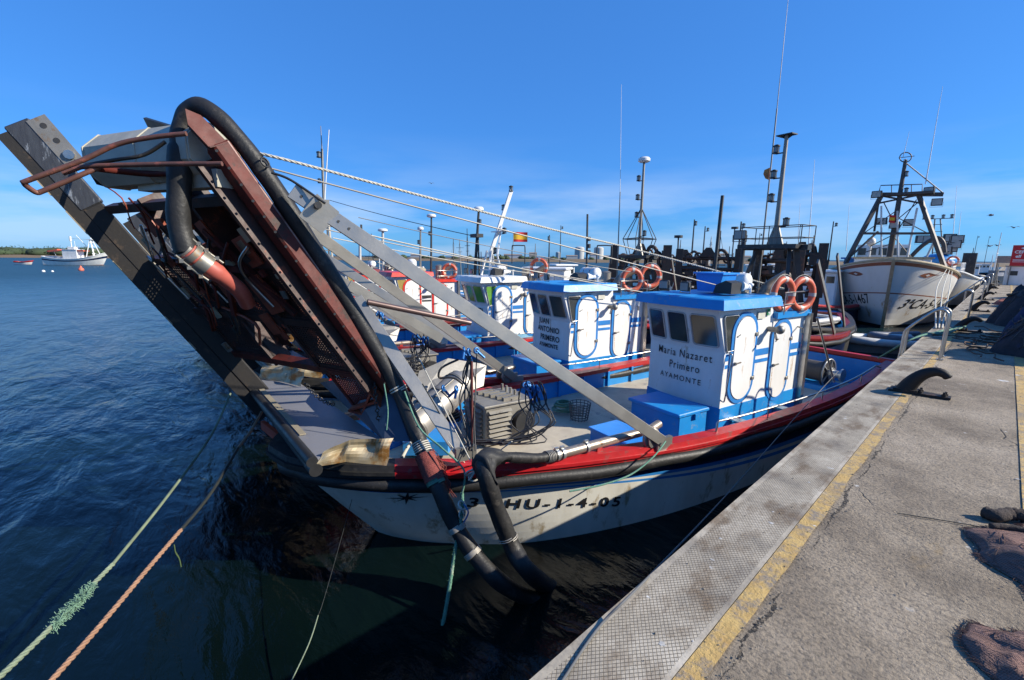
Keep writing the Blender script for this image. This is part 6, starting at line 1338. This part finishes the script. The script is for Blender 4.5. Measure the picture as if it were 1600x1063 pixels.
b = MB(DK); b.tube(smooth_pts([t2p(1420,405,3), t2p(1440,385,3), t2p(1462,372,3), t2p(1473,378,3), t2p(1476,395,3)], 5), .16, 8); b.build('derrick', t2)
b = MB(DSTEEL); a = t2p(1512,422,9); b.box(a, (.9,1.2,3.0)); b.build('net_drum_frame', t2); lifebuoy(M2 @ t2p(1489,408,3.9), (0,1,0), .34, .08, 'small red lifebuoy on the white wheelhouse of the trawler behind', loc=None)
for px, py, t_ in ((1487,330,290),(1494,350,330)): b = MB(PLW); b.tube([t2p(px,400,8), t2p(px+8,t_,8)], [.04,.012], 5); b.build('whip_antenna', t2)
# ---- moored vessels farther off, past the raft
def far_boat(loc, rz, label, hm=NAVY, cap=RED, body=WHITE, rack=True, mast=3.0, rackm=None, cab=True, S=11, group='working boats moored beyond the raft', rackh=1.0, rw=1.0):
    t = thing('moored_boat', label, 'boat', loc, rz, group); h = Hull(S=S); h.build(t, [(.13,cap),(.8,hm),(1,BLACK)], nu=26, capm=cap, inner=BLUE)
    if cab:
        b = MB(body); b.box((.1,S*.62,1.9), (1.9,2.4,2.3), bev=.08); o = b.build('cabin', t); b = MB(body); b.box((.1,S*.62-.1,3.1), (2.2,2.8,.16), bev=.05); b.build('roof', t)
        for k in range(3): b = MB(GLASS); b.box((-.5+.6*k,S*.62-1.21,2.6),(.42,.03,.4)); b.build('window', o)
        b = MB(BLACK); b.tube([(.2,S*.62,3.1),(.2,S*.62,3.1+mast)], [.05,.03], 8); b.build('mast', t); lantern(t, (.36,S*.62,2.9+mast), (.2,S*.62,2.8+mast), 1.3)
    if rack:
        m = rackm or mat('black rusty rack', (.04,.028,.022), .6, .1, col2=(.07,.045,.03), scale=4, rust=(.16,.06,.03), rscale=4, ramt=.3)
        for s_ in (-1,1): b = MB(m); b.box((s_*1.0*rw,-.2,1.9+rackh), (.16,.45,2.5)); b.box((s_*(1.0*rw+.02),-.46,2.3+rackh), (.26,.06,1.7)); b.build('rack_post', t)
        b = MB(m); R_ = random.Random(int(loc[0]*10))
        for k in range(4): z = 1.6+rackh+.40*k; b.cyl((-1.0*rw,-.2+R_.uniform(-.2,.2),z), (1.0*rw,-.2+R_.uniform(-.2,.2),z), R_.uniform(.04,.08), n=8)
        for k in range(14): x = R_.uniform(-.9,.9)*rw; b.box((x,-.2+R_.uniform(-.25,.25),2.0+rackh+R_.uniform(-.5,.75)), (R_.uniform(.08,.34),.2,R_.uniform(.08,.4)))
        for k in range(10): x = R_.uniform(-.9,.9)*rw; b.beam((x,-.3,1.4+rackh), (x+R_.uniform(-.3,.3),-.2,2.4+rackh+R_.uniform(0,.5)), .04, .05)
        for k in range(5): x = (-.7+.34*k)*rw; b.torus((x,-.1,2.85+rackh+R_.uniform(-.15,.1)), V(0,1,0), .11, .035, 12, 6)
        b.prism([(-.35*rw,-.3,2.85+rackh),(.3*rw,-.3,2.85+rackh),(.08,-.3,3.2+rackh),(-.1,-.3,3.2+rackh)], (0,.12,0)); b.build('dredge_rack', t)
        b = MB(m); b.tube(smooth_pts([(.5*rw,-.2,1.6+rackh),(.75*rw,-.3,2.3+rackh),(.6*rw,-.3,3.0+rackh),(.3*rw,-.2,3.05+rackh),(.2*rw,-.1,2.4+rackh)],4), .06, 8); b.build('hose', t)
        b = MB(GREY); b.beam((.95,-.1,2.8+rackh),(1.6,3.4,1.3),.05,.14); b.beam((-.95,-.1,2.8+rackh),(-1.6,3.4,1.3),.05,.14); b.build('support_beam', t)
    return t
def place(px, d, z=WATER): p = W(px, 420, d); return V(p.x, p.y, z)
RB = math.radians
far_boat(place(1000,15.2), RB(30), 'dark boat with a black dredge rack upright behind the second cabin', rackh=1.05, rw=.8, cab=False)
far_boat(place(1105,17.5), RB(25), 'boat with a wide black dredge rack left of the bare leaning pole', rackh=1.0, mast=2.4, cab=False)
far_boat(place(1250,15.0), RB(14), 'black hulled boat with a tall black dredge rack just left of the large white trawler', hm=BLACK, cap=BLACK, rackh=1.15, rw=.55, cab=False)
far_boat(place(1216,13.4), RB(12), 'boat with a dark dredge rack crowded behind the portal mast of the nearest boat', hm=NAVY, cap=DRED, rackh=.95, rw=.5, cab=False)
far_boat(place(1070,22), RB(20), 'dark boat with cabin and dredge rack behind the bare leaning pole', rackh=1.0, rw=.9, mast=2.6)
far_boat(place(1232,24), RB(0), 'far working boat with white cabin behind the nearest mast platform', rack=False)
far_boat(place(925,19), RB(-30), 'white boat with pale cabin beyond the second cabin roof', hm=WHITE, cap=WHITE, rack=False, mast=2.3)
far_boat(place(870,23), RB(-40), 'white cabin boat moored beyond the third boat', hm=WHITE, cap=PALEB, rack=False, mast=2.6)
far_boat(place(700,30), RB(-60), 'small white cabin boat anchored beyond the fourth boat', hm=WHITE, cap=WHITE, rack=False, mast=2.0)
far_boat(place(940,34), RB(70), 'distant white boat broadside on beyond the raft', hm=WHITE, cap=BLUE, rack=False, mast=3.4)
for k, (px, d, rz, lab) in enumerate(((1180,45,20,'distant blue hulled boat left of the large trawler mast'),(1150,60,-60,'distant white boat with a tall mast near the horizon'),(1250,52,40,'distant boat half hidden behind the black dredge rack'),(1302,42,0,'boat with white cabin hidden behind the large trawler, left side'),(1528,75,10,'far white boat beyond the trawlers, next to the quay end'),(1545,95,10,'farthest small boat beside the quay end'))):
    far_boat(place(px, d), RB(rz), lab, hm=[BLUE,WHITE,NAVY,WHITE,WHITE,NAVY][k], cap=[WHITE,WHITE,RED,BLUE,WHITE,WHITE][k], rack=False, mast=[3.5,5,3,3,5,6][k], group='distant moored boats')
# bare poles and aerials of the raft beyond
for k, (x0, y0, x1, y1, d, r0, r1, lab) in enumerate(((1116,415,1129,306,11.5,.045,.045,'bare black pole leaning right behind the first cabin roof'),(1158,412,1164,363,11.5,.055,.055,'short thick black pole beside the portal mast'),(1262,400,1273,250,16,.02,.006,'thin whip aerial left of the trawler'),(1247,375,1250,318,20,.015,.006,'short thin aerial above the black rack'),(1322,392,1327,320,34,.03,.01,'whip aerial left of the trawler mast'),(918,410,918,335,13.5,.03,.03,'thin black mast with two small lanterns between the second and third cabins'),(1144,398,1148,358,22,.03,.03,'slim post with a small radar cap, right of the bare pole'),(1061,388,1060,372,18,.03,.03,'tiny post with a radar cap above the dredge rack'))):
    b = MB(BLACK if r1 > .012 else PLW); p0 = W(x0,y0,d); p1 = W(x1,y1,d); p0 = V(p0.x,p0.y,p0.z-1.2) if r1 > .012 else p0; b.tube([p0,p1],[r0,r1],8)
    if k in (6,7): b.cyl(p1, p1+V(0,0,.10), .16, n=14)
    if k == 5:
        for f in (.55,.7,.62): b.cyl(p0.lerp(p1,f)+V(.06,0,0), p0.lerp(p1,f)+V(.06,0,.12), .06, n=8)
    tag(b.build('pole'), lab, 'pole')
for k,(px0,py0,px1,py1,d) in enumerate(((932,412,937,380,13),(800,412,825,386,15))):
    b = MB(BLACK); a = W(px0,py0,d); h_ = W(px0,py0-28,d).z; e_ = RT*.42; b.tube(smooth_pts([a, V(a.x,a.y,h_-.05), V(a.x,a.y,h_)+e_*.15, V(a.x,a.y,h_)+e_*.85, V(a.x,a.y,h_-.05)+e_, a+e_], 3), .018, 7); tag(b.build('hoop_rail'), ['black hoop rail on the roof beyond the second cabin','black hoop rail beside the exhaust of the third boat'][k], 'rail')
# ---- distant white trawler, red skiff and buoys on the left
DM = place(126, 141); dt = thing('anchored_trawler', 'white trawler with blue band and orange awning anchored off the far shore, left', 'trawler', (DM.x, DM.y, WATER), YAW+RB(90))
# local y runs towards the stern; bow points right in the picture
dt.rotation_euler = (0,0,YAW+RB(90)); PM[dt.name] = Matrix.Translation(V(DM.x,DM.y,WATER)) @ Matrix.Rotation(YAW+RB(90), 4, 'Z')
HD_ = Hull(S=19, top=[(0,.03),(.05,.9),(.2,2.2),(.6,2.5),(1,2.1)], wl=[(0,.02),(.1,.6),(.3,1.8),(1,1.8)], zg=[(0,4.0),(4,2.6),(9,1.9),(15,2.0),(19,2.6)], zk=-.5, s00=0, rake=2.6)
def sh(p): return p
hb_ = thing('x', None, None, (0,0,0)); bpy.data.objects.remove(hb_)
class Sub: pass
off = 9.5
HD_.s00 = -off; HD_.S = 19-off; HD_.zg = [(y-off, z) for y, z in HD_.zg]
HD_.build(dt, [(.22,WHITE),(.36,NAVY),(.82,WHITE),(1,mat('boot red',(.4,.03,.02),.5))], nu=30, capm=WHITE, inner=WHITE, deckz=1.2, deckm=WHITE, fender=False)
b = MB(WHITE); b.box((0,1.6,2.9),(2.4,4.6,3.4), bev=.1); wh = b.build('wheelhouse', dt); b = MB(WHITE); b.box((0,1.2,5.0),(1.8,2.2,.9), bev=.1); b.box((0,1.6,4.66),(2.7,5.0,.12)); b.build('upper_bridge', dt)
b = MB(BLUE); b.box((1.22,1.9,2.7),(.04,1.0,2.0)); b.build('door', dt)
for y in (-.2,.5): b = MB(GLASS); b.box((1.22,y,3.9),(.03,.4,.5)); b.build('window', wh)
b = MB(ORANGE); b.prism([(-1.5,4.9,4.4),(1.5,4.9,4.4),(1.5,8.0,3.9),(-1.5,8.0,3.9)],(0,0,.35)); b.build('stern_awning', dt); b = MB(ORANGE); b.box((0,-1.8,4.3),(2.3,1.9,.35)); b.build('fore_awning', dt)
b = MB(WHITE)
for dx in (-1.2,1.2): b.beam((dx,-6.0,2.4),(dx*.3,-4.7,7.6),.2,.2); b.beam((dx,-3.4,2.2),(dx*.3,-4.5,7.6),.2,.2)
for z in (3.5,4.6,5.7,6.8): b.beam((-.7,-4.9,z),(.7,-4.9,z),.1,.1); b.beam((.5,-5.4+.12*(z-3),z),(.5,-3.9-.1*(z-3),z),.08,.08)
b.box((0,-4.6,7.7),(1.2,1.6,.2)); b.cyl((0,-4.6,7.7),(0,-4.6,9.8),.12); b.cyl((0,-3,5.6),(0,-.2,9.0),.09,n=6); b.build('a_frame', dt)
b = MB(WHITE); b.cyl((0,1.7,5.4),(0,1.7,8.4),.12); b.cyl((0,1.7,7.2),(0,1.7,8.6),.28); b.cyl((0,.6,5.4),(0,.6,7.2),.05); b.cyl((0,6.8,2.2),(0,7.4,4.0),.06); b.build('mast', dt)
b = MB(CABLE); b.cyl((0,-4.6,7.6),(0,-9.2,3.9),.035,n=4); b.cyl((0,-4.6,7.6),(0,1.7,8.0),.03,n=4); b.build('stay', dt)
RBALL = mat('red fender ball', (.62,.04,.05), .5)
for k in range(9): y = -6.5+1.75*k; p = HD_.sz(1, y, 1.15 if k > 1 else 1.7); b = MB(RBALL); b.ball(p+V(.25,0,0), .30, 10, 8); b.build('fender_ball', dt)
p = place(40, 141); sk = thing('skiff', 'small red and white open boat floating left of the anchored trawler', 'skiff', p, YAW+RB(90)); h = Hull(S=2.6, top=[(0,.03),(.1,.5),(.4,.9),(1,.8)], wl=[(0,.02),(.3,.6),(1,.6)], zg=[(-3,1.25),(0,.8),(2.6,.9)], zk=-.2, s00=-2.8, rake=.8)
h.build(sk, [(.3,FR),(1,WHITE)], nu=16, capm=FR, inner=WHITE, deckz=.3, fender=False, capw=.1); b = MB(BLACK); b.box((0,2.9,.8),(.3,.4,.7), bev=.08); b.build('outboard', sk); b = MB(WOOD); b.box((0,.3,.7),(1.6,.35,.05)); b.build('thwart', sk)
def buoy(px, py, r, m, lab, cone=False):
    p = Wz(px, py, WATER); t = thing('buoy', lab, 'buoy', p); b = MB(m); b.ball((0,0,r*.35), r, 14, 10)
    if cone: b.cyl((0,0,r*.9),(-.1*r,0,r*2.1), r*.6, r*.15, 12)
    b.build('float', t); b = MB(BLACK); b.torus((0,0,r*1.28 if not cone else r*2.1), V(1,0,0), r*.14, r*.05, 10, 5); b.build('eye', t)
buoy(127,423,.5,mat('orange buoy',(.7,.16,.09),.5),'larger orange buoy floating in front of the anchored trawler',True); buoy(187,414,.42,RBALL,'small red buoy floating right of the anchored trawler')
buoy(68,425,.28,PLW,'small white buoy, left one of the two near the skiff'); buoy(82,425,.22,PLW,'smaller white buoy, right one of the two near the skiff')
# birds
def bird(px, py, d, lab):
    p = W(px,py,d); t = thing('gull', lab, 'gull', p, YAW+random.uniform(-.5,.5)); m = mat('gull grey', (.25,.25,.26), .8); b = MB(m); b.ball((0,0,0),(.09,.22,.08),10,6); b.ball((0,-.22,.03),.06,8,6); b.prism([(-.04,.2,0),(.04,.2,0),(.08,.36,0),(-.08,.36,0)],(0,0,.02))
    for s_ in (1,-1): b.prism([(0,-.1,.03),(s_*.32,-.16,.16),(s_*.7,.06,.06),(s_*.34,.06,.14),(0,.12,.03)],(0,0,.02))
    b.build('body', t)
for px, py, d, lab in ((1548,337,55,'highest grey gull flying above the quay end'),(1584,356,60,'gull flying just below the highest one'),(1546,385,70,'low gull left of another low one near the horizon'),(1558,384,72,'low gull right of its neighbour near the horizon'),(674,287,95,'single gull in the sky between the lattice mast and the leaning mast'),(1184,240,0,None)):
    if lab: bird(px, py, d, lab)
R3 = random.Random(21)
for k in range(26):
    px = R3.choice([R3.uniform(1040,1300), R3.uniform(560,960), R3.uniform(1100,1290), R3.uniform(1500,1560)]); d = R3.uniform(26, 90); bx_ = place(px, d); hgt = R3.uniform(3.0, 5.2)*(1+d/160)
    t = thing('distant_mast', 'thin mast of a far vessel among the rigging beyond the raft', 'mast', bx_, R3.uniform(0,3), 'thin far masts beyond the raft'); m = R3.choice([BLACK, GREY, PLW, DK]); lean_ = R3.uniform(-.3,.3)
    b = MB(m); b.tube([(0,0,0),(lean_,0,hgt)], [.06*(d/50)+.02,.025*(d/50)+.01], 6); b.build('pole', t)
    b = MB(m); zz = hgt*R3.uniform(.6,.85); b.beam((lean_*.7-.7,0,zz),(lean_*.7+.7,0,zz),.05,.05); b.beam((lean_*.7-.4,0,zz-.6),(lean_*.7+.4,0,zz-.6),.05,.05); b.cyl((-.9,0,1.2),(lean_,0,hgt*.95),.012,n=4); b.cyl((.9,0,1.2),(lean_,0,hgt*.95),.012,n=4); b.build('crossbar', t)
print('objects', len(bpy.data.objects))
